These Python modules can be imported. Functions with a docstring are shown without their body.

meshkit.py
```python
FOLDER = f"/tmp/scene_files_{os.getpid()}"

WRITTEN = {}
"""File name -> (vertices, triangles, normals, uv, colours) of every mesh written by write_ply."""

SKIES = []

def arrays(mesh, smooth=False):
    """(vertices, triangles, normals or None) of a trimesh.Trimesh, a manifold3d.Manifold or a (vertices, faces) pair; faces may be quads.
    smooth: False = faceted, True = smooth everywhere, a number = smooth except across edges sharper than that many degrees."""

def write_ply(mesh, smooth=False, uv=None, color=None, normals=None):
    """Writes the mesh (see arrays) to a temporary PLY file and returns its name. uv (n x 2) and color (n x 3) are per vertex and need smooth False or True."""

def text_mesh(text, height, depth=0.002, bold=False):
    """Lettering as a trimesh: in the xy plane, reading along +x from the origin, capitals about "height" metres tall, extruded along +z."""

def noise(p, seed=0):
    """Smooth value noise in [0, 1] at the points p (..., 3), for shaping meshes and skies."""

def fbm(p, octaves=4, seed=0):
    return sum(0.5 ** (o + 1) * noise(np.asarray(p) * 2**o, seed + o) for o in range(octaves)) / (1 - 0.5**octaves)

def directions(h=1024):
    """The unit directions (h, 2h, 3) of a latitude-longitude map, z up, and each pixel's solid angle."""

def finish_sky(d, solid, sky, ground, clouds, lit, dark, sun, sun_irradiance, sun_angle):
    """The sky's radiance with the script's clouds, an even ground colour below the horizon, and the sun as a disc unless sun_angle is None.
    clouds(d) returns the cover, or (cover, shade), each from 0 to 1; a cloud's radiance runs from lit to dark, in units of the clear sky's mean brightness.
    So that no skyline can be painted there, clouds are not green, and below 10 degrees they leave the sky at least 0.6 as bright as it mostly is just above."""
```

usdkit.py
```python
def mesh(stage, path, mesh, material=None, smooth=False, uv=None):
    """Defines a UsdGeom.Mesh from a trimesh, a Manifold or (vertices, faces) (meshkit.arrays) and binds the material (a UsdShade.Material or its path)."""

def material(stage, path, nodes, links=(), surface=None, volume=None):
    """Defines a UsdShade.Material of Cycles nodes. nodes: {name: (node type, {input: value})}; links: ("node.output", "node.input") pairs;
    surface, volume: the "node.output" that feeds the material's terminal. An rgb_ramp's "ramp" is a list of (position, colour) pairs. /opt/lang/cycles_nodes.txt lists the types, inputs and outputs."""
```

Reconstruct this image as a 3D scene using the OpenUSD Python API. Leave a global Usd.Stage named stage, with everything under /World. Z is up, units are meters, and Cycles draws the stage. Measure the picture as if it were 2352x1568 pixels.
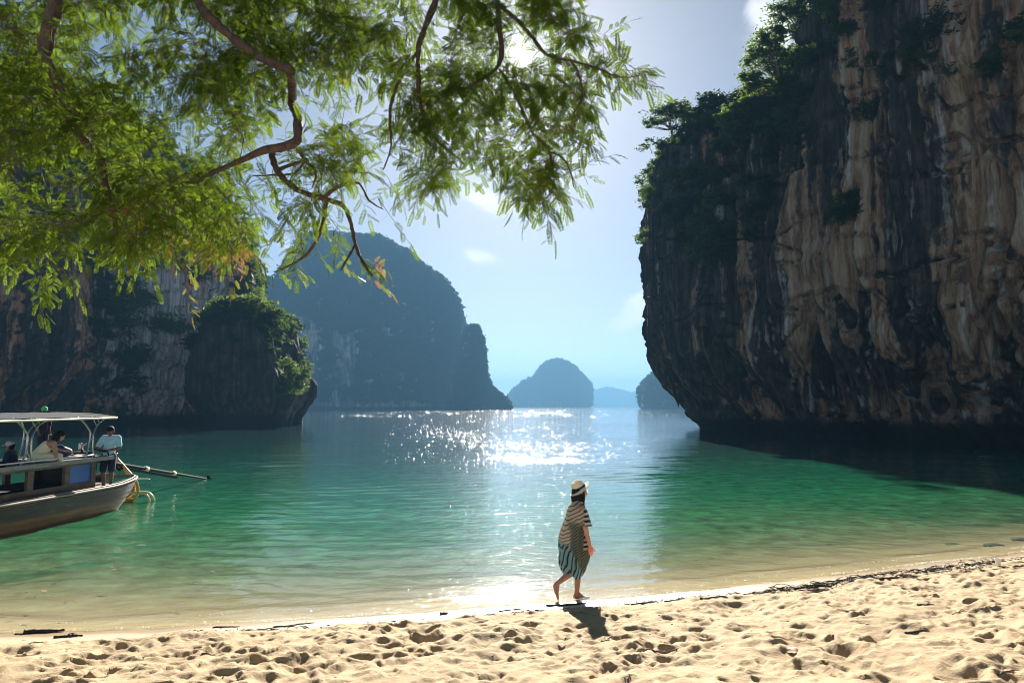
import math, random
import numpy as np
import trimesh
import usdkit, meshkit
from meshkit import noise, fbm
from pxr import Usd, UsdGeom, UsdLux, UsdShade, Gf, Sdf, Vt

stage = Usd.Stage.CreateInMemory()
UsdGeom.SetStageUpAxis(stage, 'Z')
UsdGeom.Xform.Define(stage, '/World')
rng = np.random.default_rng(7)
random.seed(7)

# ------------------------------------------------------------------ camera
EYE = np.array([0.0, 0.0, 2.65])
PITCH = math.atan(150.3 / 1568.0)
FWD = np.array([0, math.cos(PITCH), math.sin(PITCH)])
UPV = np.array([0, -math.sin(PITCH), math.cos(PITCH)])
RGT = np.array([1.0, 0, 0])
cam = UsdGeom.Camera.Define(stage, '/World/camera')
cam.AddTranslateOp().Set(Gf.Vec3d(*EYE))
cam.AddRotateXOp().Set(90 + math.degrees(PITCH))
cam.CreateFocalLengthAttr(24.0)
cam.CreateHorizontalApertureAttr(36.0)
cam.CreateVerticalApertureAttr(24.0)
cam.CreateClippingRangeAttr(Gf.Vec2f(0.1, 50000))
cam.CreateExposureAttr(1.9)

SUN_EL, SUN_AZ = math.radians(28.47), math.radians(0.656)      # azimuth from +y towards +x
SUN = np.array([math.sin(SUN_AZ) * math.cos(SUN_EL), math.cos(SUN_AZ) * math.cos(SUN_EL), math.sin(SUN_EL)])
SKY_STRENGTH = 0.05


def ray(px, py):
    """Direction through a point of the photograph (2352 x 1568 measure)."""
    return FWD + (px - 1176) / 1568.0 * RGT + (784 - py) / 1568.0 * UPV


def at(px, py, y):
    d = ray(px, py)
    return EYE + d * ((y - EYE[1]) / d[1])


def ground_at(px, py, z=0.0):
    d = ray(px, py)
    return EYE + d * ((z - EYE[2]) / d[2])


def mat(name, nodes, links=(), surface=None, volume=None):
    return usdkit.material(stage, '/World/Looks/' + name, nodes, links, surface, volume)


UsdGeom.Scope.Define(stage, '/World/Looks')

# ------------------------------------------------------------------ sky and sun
# a few small clouds: centre direction, half width and half height (tangents), weight
CLOUDS = [(1125, 465, .050, .017, .9, -.35), (1110, 590, .034, .013, .75, -.15), (1425, 745, .036, .016, 1.0, .35), (1470, 700, .026, .020, .9, .2),
          (1330, 850, .022, .012, .5, 0), (1745, 20, .020, .022, 1.0, .3), (1780, 90, .030, .035, 1.0, .3), (1270, 905, .10, .012, .4, 0), (640, 560, .05, .02, .4, 0),
          (2600, 500, .1, .04, .6, .1), (-300, 600, .12, .03, .6, .1), (2900, 780, .2, .03, .5, 0)]
nodes = {
    'tc': ('texture_coordinate', {}),
    'sky': ('sky_texture', {'sky_type': 'single_scattering', 'sun_disc': False, 'sun_elevation': SUN_EL, 'sun_rotation': SUN_AZ,
                            'altitude': 0.0, 'air_density': 0.20, 'aerosol_density': 0.16, 'ozone_density': 1.6}),
    'n1': ('noise_texture', {'scale': 16.0, 'detail': 7.0, 'roughness': 0.58, 'distortion': 0.6}),
    'bg': ('background_shader', {'strength': SKY_STRENGTH}),
    'cl': ('mix_color', {'blend_type': 'mix', 'b': (6.6, 6.6, 6.6), 'use_clamp': False}), 'hs': ('hsv', {'hue': .484, 'saturation': .76, 'value': 1.04}),
}
links = [('tc.generated', 'n1.vector'), ('sky.color', 'hs.color'), ('hs.color', 'cl.a')]
prev = None
for i, (cx, cy, hw, hh, wgt, rot) in enumerate(CLOUDS):
    c = ray(cx, cy); c = c / np.linalg.norm(c)
    r = np.cross(c, [0, 0, 1.0]); r /= np.linalg.norm(r); u = np.cross(r, c)
    r2, u2 = r * math.cos(rot) + u * math.sin(rot), u * math.cos(rot) - r * math.sin(rot)
    a, b, g = f'ca{i}', f'cb{i}', f'cg{i}'
    nodes |= {f'da{i}': ('vector_math', {'math_type': 'dot_product', 'vector2': tuple(r2 / hw)}),
              f'db{i}': ('vector_math', {'math_type': 'dot_product', 'vector2': tuple(u2 / hh)}),
              f'dc{i}': ('vector_math', {'math_type': 'dot_product', 'vector2': tuple(c)}),
              f'sa{i}': ('math', {'math_type': 'multiply'}), f'sb{i}': ('math', {'math_type': 'multiply_add'}),
              f'ex{i}': ('math', {'math_type': 'exponent'}), f'ng{i}': ('math', {'math_type': 'multiply', 'value2': -1.0}),
              f'fr{i}': ('math', {'math_type': 'greater_than', 'value2': 0.3}), f'w{i}': ('math', {'math_type': 'multiply'}),
              f'ac{i}': ('math', {'math_type': 'multiply_add', 'value2': wgt, 'value3': 0.0})}
    links += [('tc.generated', f'da{i}.vector1'), ('tc.generated', f'db{i}.vector1'), ('tc.generated', f'dc{i}.vector1'),
              (f'da{i}.value', f'sa{i}.value1'), (f'da{i}.value', f'sa{i}.value2'),
              (f'db{i}.value', f'sb{i}.value1'), (f'db{i}.value', f'sb{i}.value2'), (f'sa{i}.value', f'sb{i}.value3'),
              (f'sb{i}.value', f'ng{i}.value1'), (f'ng{i}.value', f'ex{i}.value1'),
              (f'dc{i}.value', f'fr{i}.value1'), (f'fr{i}.value', f'w{i}.value1'), (f'ex{i}.value', f'w{i}.value2'),
              (f'w{i}.value', f'ac{i}.value1')]
    if prev:
        links.append((prev, f'ac{i}.value3'))
    prev = f'ac{i}.value'
# cover = smoothstep of gaussian envelope + noise
nodes |= {'nz': ('math', {'math_type': 'multiply_add', 'value2': 2.4, 'value3': -1.45}),
          'cv': ('math', {'math_type': 'add'}),
          'cm': ('map_range', {'range_type': 'smoothstep', 'from_min': -.05, 'from_max': .75, 'to_min': 0.0, 'to_max': 0.72, 'clamp': True})}
links += [('n1.fac', 'nz.value1'), (prev, 'cv.value1'), ('nz.value', 'cv.value2'), ('cv.value', 'cm.value')]
# only where an envelope is
nodes |= {'gate': ('math', {'math_type': 'multiply', 'use_clamp': True}), 'gk': ('map_range', {'from_min': .05, 'from_max': .5, 'clamp': True})}
links += [(prev, 'gk.value'), ('gk.result', 'gate.value1'), ('cm.result', 'gate.value2'), ('gate.value', 'cl.fac')]
# the sun itself: a small disc with a soft aureole
nodes |= {'sd': ('vector_math', {'math_type': 'dot_product', 'vector2': tuple(SUN)}),
          'an': ('math', {'math_type': 'arccosine'}),
          'a1': ('math', {'math_type': 'divide', 'value2': 0.006}), 'a2': ('math', {'math_type': 'multiply', 'value2': -1.0}), 'a3': ('math', {'math_type': 'exponent'}),
          'a4': ('math', {'math_type': 'multiply', 'value2': 45.0}),
          'b1': ('math', {'math_type': 'divide', 'value2': 0.17}), 'b2': ('math', {'math_type': 'multiply', 'value2': -1.0}), 'b3': ('math', {'math_type': 'exponent'}),
          'b4': ('math', {'math_type': 'multiply_add', 'value2': 1.7}),
          'sc': ('mix_color', {'blend_type': 'add', 'fac': 1.0, 'use_clamp': False}), 'cc': ('combine_color', {}), 
          'tn': ('mix_color', {'blend_type': 'multiply', 'fac': 1.0, 'b': (1.0, .96, .88), 'use_clamp': False})}
links += [('tc.generated', 'sd.vector1'), ('sd.value', 'an.value1'), ('an.value', 'a1.value1'), ('a1.value', 'a2.value1'), ('a2.value', 'a3.value1'), ('a3.value', 'a4.value1'),
          ('an.value', 'b1.value1'), ('b1.value', 'b2.value1'), ('b2.value', 'b3.value1'), ('b3.value', 'b4.value1'), ('a4.value', 'b4.value3'),
          ('b4.value', 'cc.r'), ('b4.value', 'cc.g'), ('b4.value', 'cc.b'), ('cc.color', 'tn.a'), ('cl.result', 'sc.a'), ('tn.result', 'sc.b'), ('sc.result', 'bg.color')]
m_sky = mat('sky_look', nodes, links, surface='bg.background')
dome = UsdLux.DomeLight.Define(stage, '/World/sky')
UsdShade.MaterialBindingAPI.Apply(dome.GetPrim()).Bind(m_sky)
dome.GetPrim().SetCustomDataByKey('kind', 'structure')

sun = UsdLux.DistantLight.Define(stage, '/World/sun')
sun.CreateIntensityAttr(1.25)
sun.CreateAngleAttr(0.53)
sun.CreateNormalizeAttr(True)
sun.CreateColorAttr(Gf.Vec3f(1.0, 0.93, 0.82))
sun.AddRotateXYZOp().Set(Gf.Vec3f(math.degrees(math.pi / 2 - SUN_EL), 0, 0))
# light shines along its -z: turn -z to the direction away from the sun
q = Gf.Rotation(Gf.Vec3d(0, 0, 1), Gf.Vec3d(*SUN))
sun.ClearXformOpOrder()
sun.AddTransformOp().Set(Gf.Matrix4d().SetRotate(q))

# ------------------------------------------------------------------ helpers for objects
_used = {}


def path_for(parent, name):
    base = parent.GetPath().pathString if parent is not None else '/World'
    k = (base, name)
    n = _used.get(k, 0)
    _used[k] = n + 1
    return f'{base}/{name}' + (f'_{n:03d}' if n else '')


def tag(o, label=None, cat=None, group=None, kind=None):
    p = o.GetPrim() if hasattr(o, 'GetPrim') else o
    for k, v in (('label', label), ('category', cat), ('group', group), ('kind', kind)):
        if v:
            p.SetCustomDataByKey(k, v)
    return p


def obj(name, mesh, m, parent=None, smooth=False, prim=None):
    """One mesh prim under parent (or under /World); prim: {name: per-vertex values}."""
    o = usdkit.mesh(stage, path_for(parent, name), mesh, m, smooth=smooth)
    for k, v in (prim or {}).items():
        UsdGeom.PrimvarsAPI(o).CreatePrimvar(k, Sdf.ValueTypeNames.FloatArray, 'vertex').Set(Vt.FloatArray.FromNumpy(np.asarray(v, np.float32)))
    return o.GetPrim()


def thing(name, label, cat, loc=(0, 0, 0), rz=0.0, group=None, scale=1.0, kind=None):
    x = UsdGeom.Xform.Define(stage, path_for(None, name))
    x.AddTranslateOp().Set(Gf.Vec3d(*map(float, loc)))
    if rz:
        x.AddRotateZOp().Set(math.degrees(rz))
    if scale != 1.0:
        x.AddScaleOp().Set(Gf.Vec3f(*([scale] * 3 if np.isscalar(scale) else scale)))
    return tag(x, label, cat, group, kind)


def instancer(name, protos, P, scales, quats, idx, parent=None, m=None):
    """One PointInstancer; protos: list of (mesh, material)."""
    pi = UsdGeom.PointInstancer.Define(stage, path_for(parent, name))
    paths = []
    for k, (me, ma) in enumerate(protos):
        q_ = usdkit.mesh(stage, pi.GetPath().pathString + f'/piece_{k:03d}' if k else pi.GetPath().pathString + '/piece', me, ma)
        paths.append(q_.GetPath())
    pi.CreatePrototypesRel().SetTargets(paths)
    pi.CreateProtoIndicesAttr(Vt.IntArray.FromNumpy(np.asarray(idx, np.int32)))
    pi.CreatePositionsAttr(Vt.Vec3fArray.FromNumpy(np.asarray(P, np.float32)))
    s = np.asarray(scales, np.float32)
    if s.ndim == 1:
        s = np.repeat(s[:, None], 3, 1)
    pi.CreateScalesAttr(Vt.Vec3fArray.FromNumpy(s))
    pi.CreateOrientationsAttr([Gf.Quath(float(w), float(x), float(y), float(z)) for w, x, y, z in quats])
    return tag(pi, kind='stuff')


def quat_z(a):
    a = np.asarray(a)
    return np.stack([np.cos(a / 2), 0 * a, 0 * a, np.sin(a / 2)], 1)


def quat_from_mats(R):
    """Rotation matrices (n,3,3) (columns = images of the axes) to w,x,y,z."""
    from scipy.spatial.transform import Rotation
    q_ = Rotation.from_matrix(R).as_quat()
    return q_[:, [3, 0, 1, 2]]


def grid_faces(nr, nc, wrap=False):
    c = nc if wrap else nc - 1
    i, j = np.meshgrid(np.arange(nr - 1), np.arange(c), indexing='ij')
    a, b = i * nc + j, i * nc + (j + 1) % nc
    d, e = a + nc, b + nc
    return np.vstack([np.stack([a, b, e], -1).reshape(-1, 3), np.stack([a, e, d], -1).reshape(-1, 3)])


def sstep(a, b, x):
    t = np.clip((x - a) / (b - a), 0, 1)
    return t * t * (3 - 2 * t)


def tube(points, radii, sides=8, caps=True):
    p = np.asarray(points, float)
    t = np.gradient(p, axis=0); t /= np.linalg.norm(t, axis=1, keepdims=True) + 1e-12
    a = np.zeros_like(p)
    ref = np.array([0, 0, 1.0]) if abs(t[0][2]) < .9 else np.array([1.0, 0, 0])
    for i in range(len(p)):
        v = ref - t[i] * (ref @ t[i]); v /= np.linalg.norm(v) + 1e-12
        a[i] = v; ref = v
    b = np.cross(t, a)
    ang = np.arange(sides) * 2 * np.pi / sides
    r = np.broadcast_to(np.asarray(radii, float), (len(p),))
    v = (p[:, None] + r[:, None, None] * (np.cos(ang)[None, :, None] * a[:, None] + np.sin(ang)[None, :, None] * b[:, None])).reshape(-1, 3)
    f = grid_faces(len(p), sides, True)[:, [0, 2, 1]]
    f = f[:, [0, 2, 1]]
    if caps:
        n = len(v)
        v = np.vstack([v, p[:1], p[-1:]])
        j = np.arange(sides)
        f = np.vstack([f, np.stack([np.full(sides, n), (j + 1) % sides, j], 1),
                       np.stack([np.full(sides, n + 1), (len(p) - 1) * sides + j, (len(p) - 1) * sides + (j + 1) % sides], 1)])
    return v, f


def join(parts):
    V, F, n = [], [], 0
    for v, f in parts:
        V.append(np.asarray(v)); F.append(np.asarray(f) + n); n += len(v)
    return np.vstack(V), np.vstack(F)


def spline(pts, n):
    """Smooth curve through points."""
    from scipy.interpolate import PchipInterpolator
    p = np.asarray(pts, float)
    d = np.r_[0, np.cumsum(np.linalg.norm(np.diff(p[:, :3], axis=0), axis=1))]
    return PchipInterpolator(d, p)(np.linspace(0, d[-1], n))


def box(x0, x1, y0, y1, z0, z1):
    v = np.array([[x, y, z] for x in (x0, x1) for y in (y0, y1) for z in (z0, z1)], float)
    f = np.array([[0, 1, 3], [0, 3, 2], [4, 6, 7], [4, 7, 5], [0, 4, 5], [0, 5, 1], [2, 3, 7], [2, 7, 6], [0, 2, 6], [0, 6, 4], [1, 5, 7], [1, 7, 3]])
    return v, f


# ------------------------------------------------------------------ materials of the setting
def principled(name, color, rough=0.6, **kw):
    return mat(name, {'p': ('principled_bsdf', {'base_color': color, 'roughness': rough, **kw})}, surface='p.BSDF')


def noisy(name, c1, c2, scale=6.0, rough=0.7, bump=0.0, bscale=None, stretch=(1, 1, 1), detail=5.0, **kw):
    n = {'tc': ('texture_coordinate', {}), 'mp': ('mapping', {'scale': stretch}), 'n': ('noise_texture', {'scale': scale, 'detail': detail, 'roughness': .6}),
         'r': ('rgb_ramp', {'ramp': [(.3, c1), (.7, c2)]}), 'p': ('principled_bsdf', {'roughness': rough, **kw})}
    l = [('tc.object', 'mp.vector'), ('mp.vector', 'n.vector'), ('n.fac', 'r.fac'), ('r.color', 'p.base_color')]
    if bump:
        n |= {'n2': ('noise_texture', {'scale': bscale or scale * 3, 'detail': 4.0}), 'b': ('bump', {'strength': 1.0, 'distance': bump})}
        l += [('mp.vector', 'n2.vector'), ('n2.fac', 'b.height'), ('b.normal', 'p.normal')]
    return mat(name, n, l, surface='p.BSDF')


# sand: dry and pale above the wrack, smooth and wet near the water, seabed below
m_sand = mat('sand_look', {
    'g': ('geometry', {}), 's': ('separate_xyz', {}),
    'n1': ('noise_texture', {'scale': 1.3, 'detail': 5.0, 'roughness': .6}),
    'n2': ('noise_texture', {'scale': 38.0, 'detail': 4.0, 'roughness': .65}),
    'n3': ('noise_texture', {'scale': 240.0, 'detail': 2.0}),
    'dry': ('rgb_ramp', {'ramp': [(.25, (.31, .22, .125)), (.5, (.385, .283, .165)), (.75, (.445, .335, .205))]}),
    'mixn': ('mix_float', {'fac': .55}),
    'wz': ('map_range', {'from_min': -.03, 'from_max': .05, 'clamp': True}), 'wn': ('math', {'math_type': 'multiply_add', 'value2': .22, 'value3': -.11}), 'wa': ('math', {'math_type': 'add'}),
    'wet': ('rgb_ramp', {'ramp': [(0, (.38, .295, .185)), (.30, (.35, .265, .16)), (.40, (.265, .19, .11)), (.55, (.27, .195, .115)), (.66, (.42, .335, .23)), (1, (.44, .35, .24))]}),
    'wm': ('map_range', {'range_type': 'smoothstep', 'from_min': 0.020, 'from_max': 0.060, 'to_min': 1.0, 'to_max': 0.0, 'clamp': True}),
    'mc': ('mix_color', {}), 'rm': ('map_range', {'from_min': 0.0, 'from_max': 1.0, 'to_min': .88, 'to_max': .42, 'clamp': True}),
    'b1': ('bump', {'strength': 1.0, 'distance': .012}), 'b2': ('bump', {'strength': .8, 'distance': .003}),
    'bs': ('map_range', {'from_min': 0.0, 'from_max': 1.0, 'to_min': 1.0, 'to_max': .05, 'clamp': True}),
    'sp': ('map_range', {'from_min': -.006, 'from_max': .010, 'to_min': .0, 'to_max': .30, 'clamp': True}), 'p': ('principled_bsdf', {})},
    [('g.position', 's.vector'), ('s.z', 'sp.value'), ('sp.result', 'p.specular_ior_level'), ('g.position', 'n1.vector'), ('g.position', 'n2.vector'), ('g.position', 'n3.vector'),
     ('n1.fac', 'mixn.a'), ('n2.fac', 'mixn.b'), ('mixn.result', 'dry.fac'), ('s.z', 'wz.value'), ('n1.fac', 'wn.value1'), ('wz.result', 'wa.value1'), ('wn.value', 'wa.value2'), ('wa.value', 'wet.fac'), ('s.z', 'wm.value'),
     ('wm.result', 'mc.fac'), ('dry.color', 'mc.a'), ('wet.color', 'mc.b'), ('mc.result', 'p.base_color'), ('wm.result', 'rm.value'), ('rm.result', 'p.roughness'),
     ('wm.result', 'bs.value'), ('bs.result', 'b1.strength'), ('n2.fac', 'b1.height'), ('n3.fac', 'b2.height'), ('b1.normal', 'b2.normal'), ('bs.result', 'b2.strength'), ('b2.normal', 'p.normal')],
    surface='p.BSDF')

# ------------------------------------------------------------------ beach and seabed: one sheet
_sx = np.array([ground_at(px, py)[:2] for px, py in [(-400, 1456), (0, 1450), (572, 1427), (1176, 1398), (1339, 1378), (1552, 1360), (1960, 1315), (2352, 1267), (2600, 1236)]])
_sp = np.polyfit(_sx[:, 0], _sx[:, 1], 3)


def shore_y(x):
    x = np.asarray(x, float)
    xc = np.clip(x, -9, 13)
    y = np.polyval(_sp, xc) + np.where(x > 13, (x - 13) * .5, 0) - np.where(x < -9, (-9 - x) * .02, 0)
    return y + .10 * (noise(np.stack([x / 1.7, x * 0, x * 0], -1), 5) - .5) + .06 * (noise(np.stack([x / .6, x * 0, x * 0], -1), 6) - .5)


PITS = []
_prng = np.random.default_rng(11)
for _ in range(5600):
    x_, w_ = _prng.uniform(-9.5, 15), _prng.uniform(.50, 7.5)
    big_ = _prng.random()
    L_ = _prng.uniform(.05, .09) if big_ < .62 else _prng.uniform(.09, .14) if big_ < .965 else _prng.uniform(.15, .23)
    PITS.append((x_, w_, L_, L_ * _prng.uniform(.22, .46), _prng.normal(.2, .9), _prng.uniform(.3, 1.0), _prng.uniform(0, 6.28), _prng.uniform(.05, .5)))


def base_z(x, w):
    """Beach profile: w is the distance inland from the water's edge."""
    d = np.maximum(-w, 0)
    land = np.where(w < .5, .085 * w, .0425 + .125 * (np.minimum(w, 8) - .5)) + .02 * np.maximum(np.minimum(w, 60) - 8, 0)
    sea = -(4.2 * (1 - np.exp(-d * .165 / 4.2)))
    return np.where(w > 0, land, sea)


gx = np.concatenate([-9 - np.geomspace(.05, 3000, 40)[::-1], np.arange(-9, 14.5, .0235), 14.5 + np.geomspace(.05, 3000, 40)])
gw = np.concatenate([-1.2 - np.geomspace(.05, 2500, 48)[::-1], np.arange(-1.2, 5.9, .0235), 5.9 + np.geomspace(.05, 80, 26)])
GX, GW = np.meshgrid(gx, gw)
_xs = np.clip(GX, -40, 60)
GY = shore_y(_xs) - GW
GZ = base_z(GX, GW)
lump = sstep(.36, .8, GW + .25 * (fbm(np.stack([GX / .5, GW * 0, GX * 0], -1), 3, 21) - .5)) * (1 - sstep(7, 9, GW)) * sstep(-10, -9, GX) * (1 - sstep(14.5, 16, GX))
P3 = np.stack([GX, GW, GX * 0], -1)
und = (fbm(P3 / .9, 3, 31) - .5) * .145 + (fbm(P3 / .30, 3, 33) - .5) * .065
pit = np.zeros_like(GZ)
i0, i1 = np.searchsorted(gx, -9), np.searchsorted(gx, 14.5)
j0, j1 = np.searchsorted(gw, -1.2), np.searchsorted(gw, 5.9)
wx_, wy_ = (fbm(P3 / .15, 3, 35) - .5) * .19, (fbm(P3 / .15, 3, 36) - .5) * .19
for x_, w_, L_, D_, a_, e_, tilt, ta in PITS:
    r = L_ * 2.8
    ia, ib = np.searchsorted(gx, [x_ - r, x_ + r]); ja, jb = np.searchsorted(gw, [w_ - r, w_ + r])
    ia, ib, ja, jb = max(ia, i0), min(ib, i1), max(ja, j0), min(jb, j1)
    if ib <= ia or jb <= ja:
        continue
    sl = np.s_[ja:jb, ia:ib]
    dx, dy = GX[sl] - x_ + wx_[sl], GW[sl] - w_ + wy_[sl]
    u = (dx * math.cos(a_) + dy * math.sin(a_)) / L_
    v = (-dx * math.sin(a_) + dy * math.cos(a_)) / (L_ * (.5 + .45 * e_))
    q2 = np.sqrt(u * u + v * v + 1e-9)
    bowl = -(1 - sstep(.25, 1.12, q2)) * (1 + ta * (u * math.cos(tilt) + v * math.sin(tilt)))
    rim = .30 * np.exp(-((q2 - 1.30) / .34) ** 2) * (1 + .9 * np.cos(np.arctan2(v, u) - tilt))
    keep = 1 - .7 * np.exp(-(q2 / 1.1) ** 4)
    pit[sl] = pit[sl] * keep + (bowl + rim) * D_
fine = (fbm(P3 / .09, 3, 41) - .5) * .020
crumb = np.clip(fbm(P3 / .05, 2, 43) - .58, 0, 1) * .05 * sstep(.45, .62, fbm(P3 / .5, 2, 44))
amod = .72 + .45 * sstep(.32, .62, fbm(P3 / 1.1, 3, 47))
pit = pit * amod
GZ = GZ + lump * (und + pit * .70 + fine + crumb + .03)
GZ += (1 - lump) * (fbm(P3 / .6, 2, 51) - .5) * .012 * sstep(-.2, .1, GW)
GZ += (GW < 0) * (-.02 * sstep(0, -.5, GW) + .012 * np.sin(GW * 2 * math.pi / .16 + 3 * noise(P3 / .7, 52)) * sstep(-.5, -2, GW) * sstep(-9, -5, GW))
beach = obj('beach', (np.stack([GX, GY, GZ], -1).reshape(-1, 3), grid_faces(len(gw), len(gx))[:, [0, 2, 1]]), m_sand, smooth=True)
tag(beach, 'rippled pale sand beach sloping down into the shallow water', kind='structure')


def sand_z(x, y):
    """Height of the sand under (x, y), lumps included."""
    w = float(shore_y(x)) - y
    i = int(np.clip(np.searchsorted(gx, x) - 1, 0, len(gx) - 2)); j = int(np.clip(np.searchsorted(gw, w) - 1, 0, len(gw) - 2))
    tx, ty = (x - gx[i]) / (gx[i + 1] - gx[i]), (w - gw[j]) / (gw[j + 1] - gw[j])
    return float((GZ[j, i] * (1 - tx) + GZ[j, i + 1] * tx) * (1 - ty) + (GZ[j + 1, i] * (1 - tx) + GZ[j + 1, i + 1] * tx) * ty)
# ------------------------------------------------------------------ sea
xi = np.linspace(-1, 1, 620)
dd = [-.55]
while dd[-1] < 6300:
    y_ = 9 + max(dd[-1], 0)
    dd.append(dd[-1] + max(.022, .55 * y_ * y_ / 1810 * .5))
dd = np.array(dd)
XI, DD = np.meshgrid(xi, dd)
WX = 1.5 + XI * (13.5 + .98 * np.maximum(DD, 0))
WY = 9.6 + (shore_y(np.clip(WX, -40, 40)) - 9.6) * np.exp(-np.maximum(DD, 0) / 25.0) + DD
dtrue = WY - shore_y(np.clip(WX, -40, 40))
depth = -base_z(WX, -np.maximum(dtrue, 0))
WZ = np.zeros_like(WX)
_w = np.random.default_rng(3)
near = np.exp(-np.maximum(DD, 0) / 60.0)
for k in range(34):
    lam = _w.uniform(.22, .9) if k < 18 else _w.uniform(.9, 2.6) if k < 29 else _w.uniform(3, 6)
    th = _w.normal(0, .42) + math.pi / 2 + .12
    amp = .0026 * lam ** .95 * (1.0 if lam < .9 else .6)
    ph = _w.uniform(0, 6.28)
    row = .55 * np.maximum(9 + DD, 9) ** 2 / 1810
    ok = sstep(.9, .35, row / lam)
    arg = 2 * math.pi / lam * (WX * math.cos(th) + WY * math.sin(th)) + ph + 2.2 * noise(np.stack([WX / 4, WY / 4, WX * 0], -1), 60 + k % 3)
    WZ += amp * np.sin(arg) * ok * near
env = .35 + 1.3 * sstep(.35, .75, fbm(np.stack([WX / 5.5, WY / 9, WX * 0], -1), 3, 71))
WZ *= env * sstep(-.3, 2.2, dtrue)
# the small swash wave at the water's edge
lap = .028 * np.exp(-((dtrue - .55 - .25 * (noise(np.stack([WX / 1.3, WX * 0, WX * 0], -1), 81) - .5)) / .16) ** 2) + .014 * np.exp(-((dtrue - 1.15) / .2) ** 2)
WZ += lap * (.35 + .9 * noise(np.stack([WX / .8, WX * 0, WX * 0], -1), 82))
WZ += .010 * (fbm(np.stack([WX / .12, WY / .09, WX * 0], -1), 2, 83) - .5) * np.exp(-np.maximum(dtrue, 0) / .9)
opac = np.clip(1 - np.exp(-np.maximum(depth - .05, 0) * 1.25), 0, 1)
opac *= .97
calm = sstep(.40, .72, fbm(np.stack([WX / 9 - WY / 30, WY / 26, WX * 0], -1), 3, 91))

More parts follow.
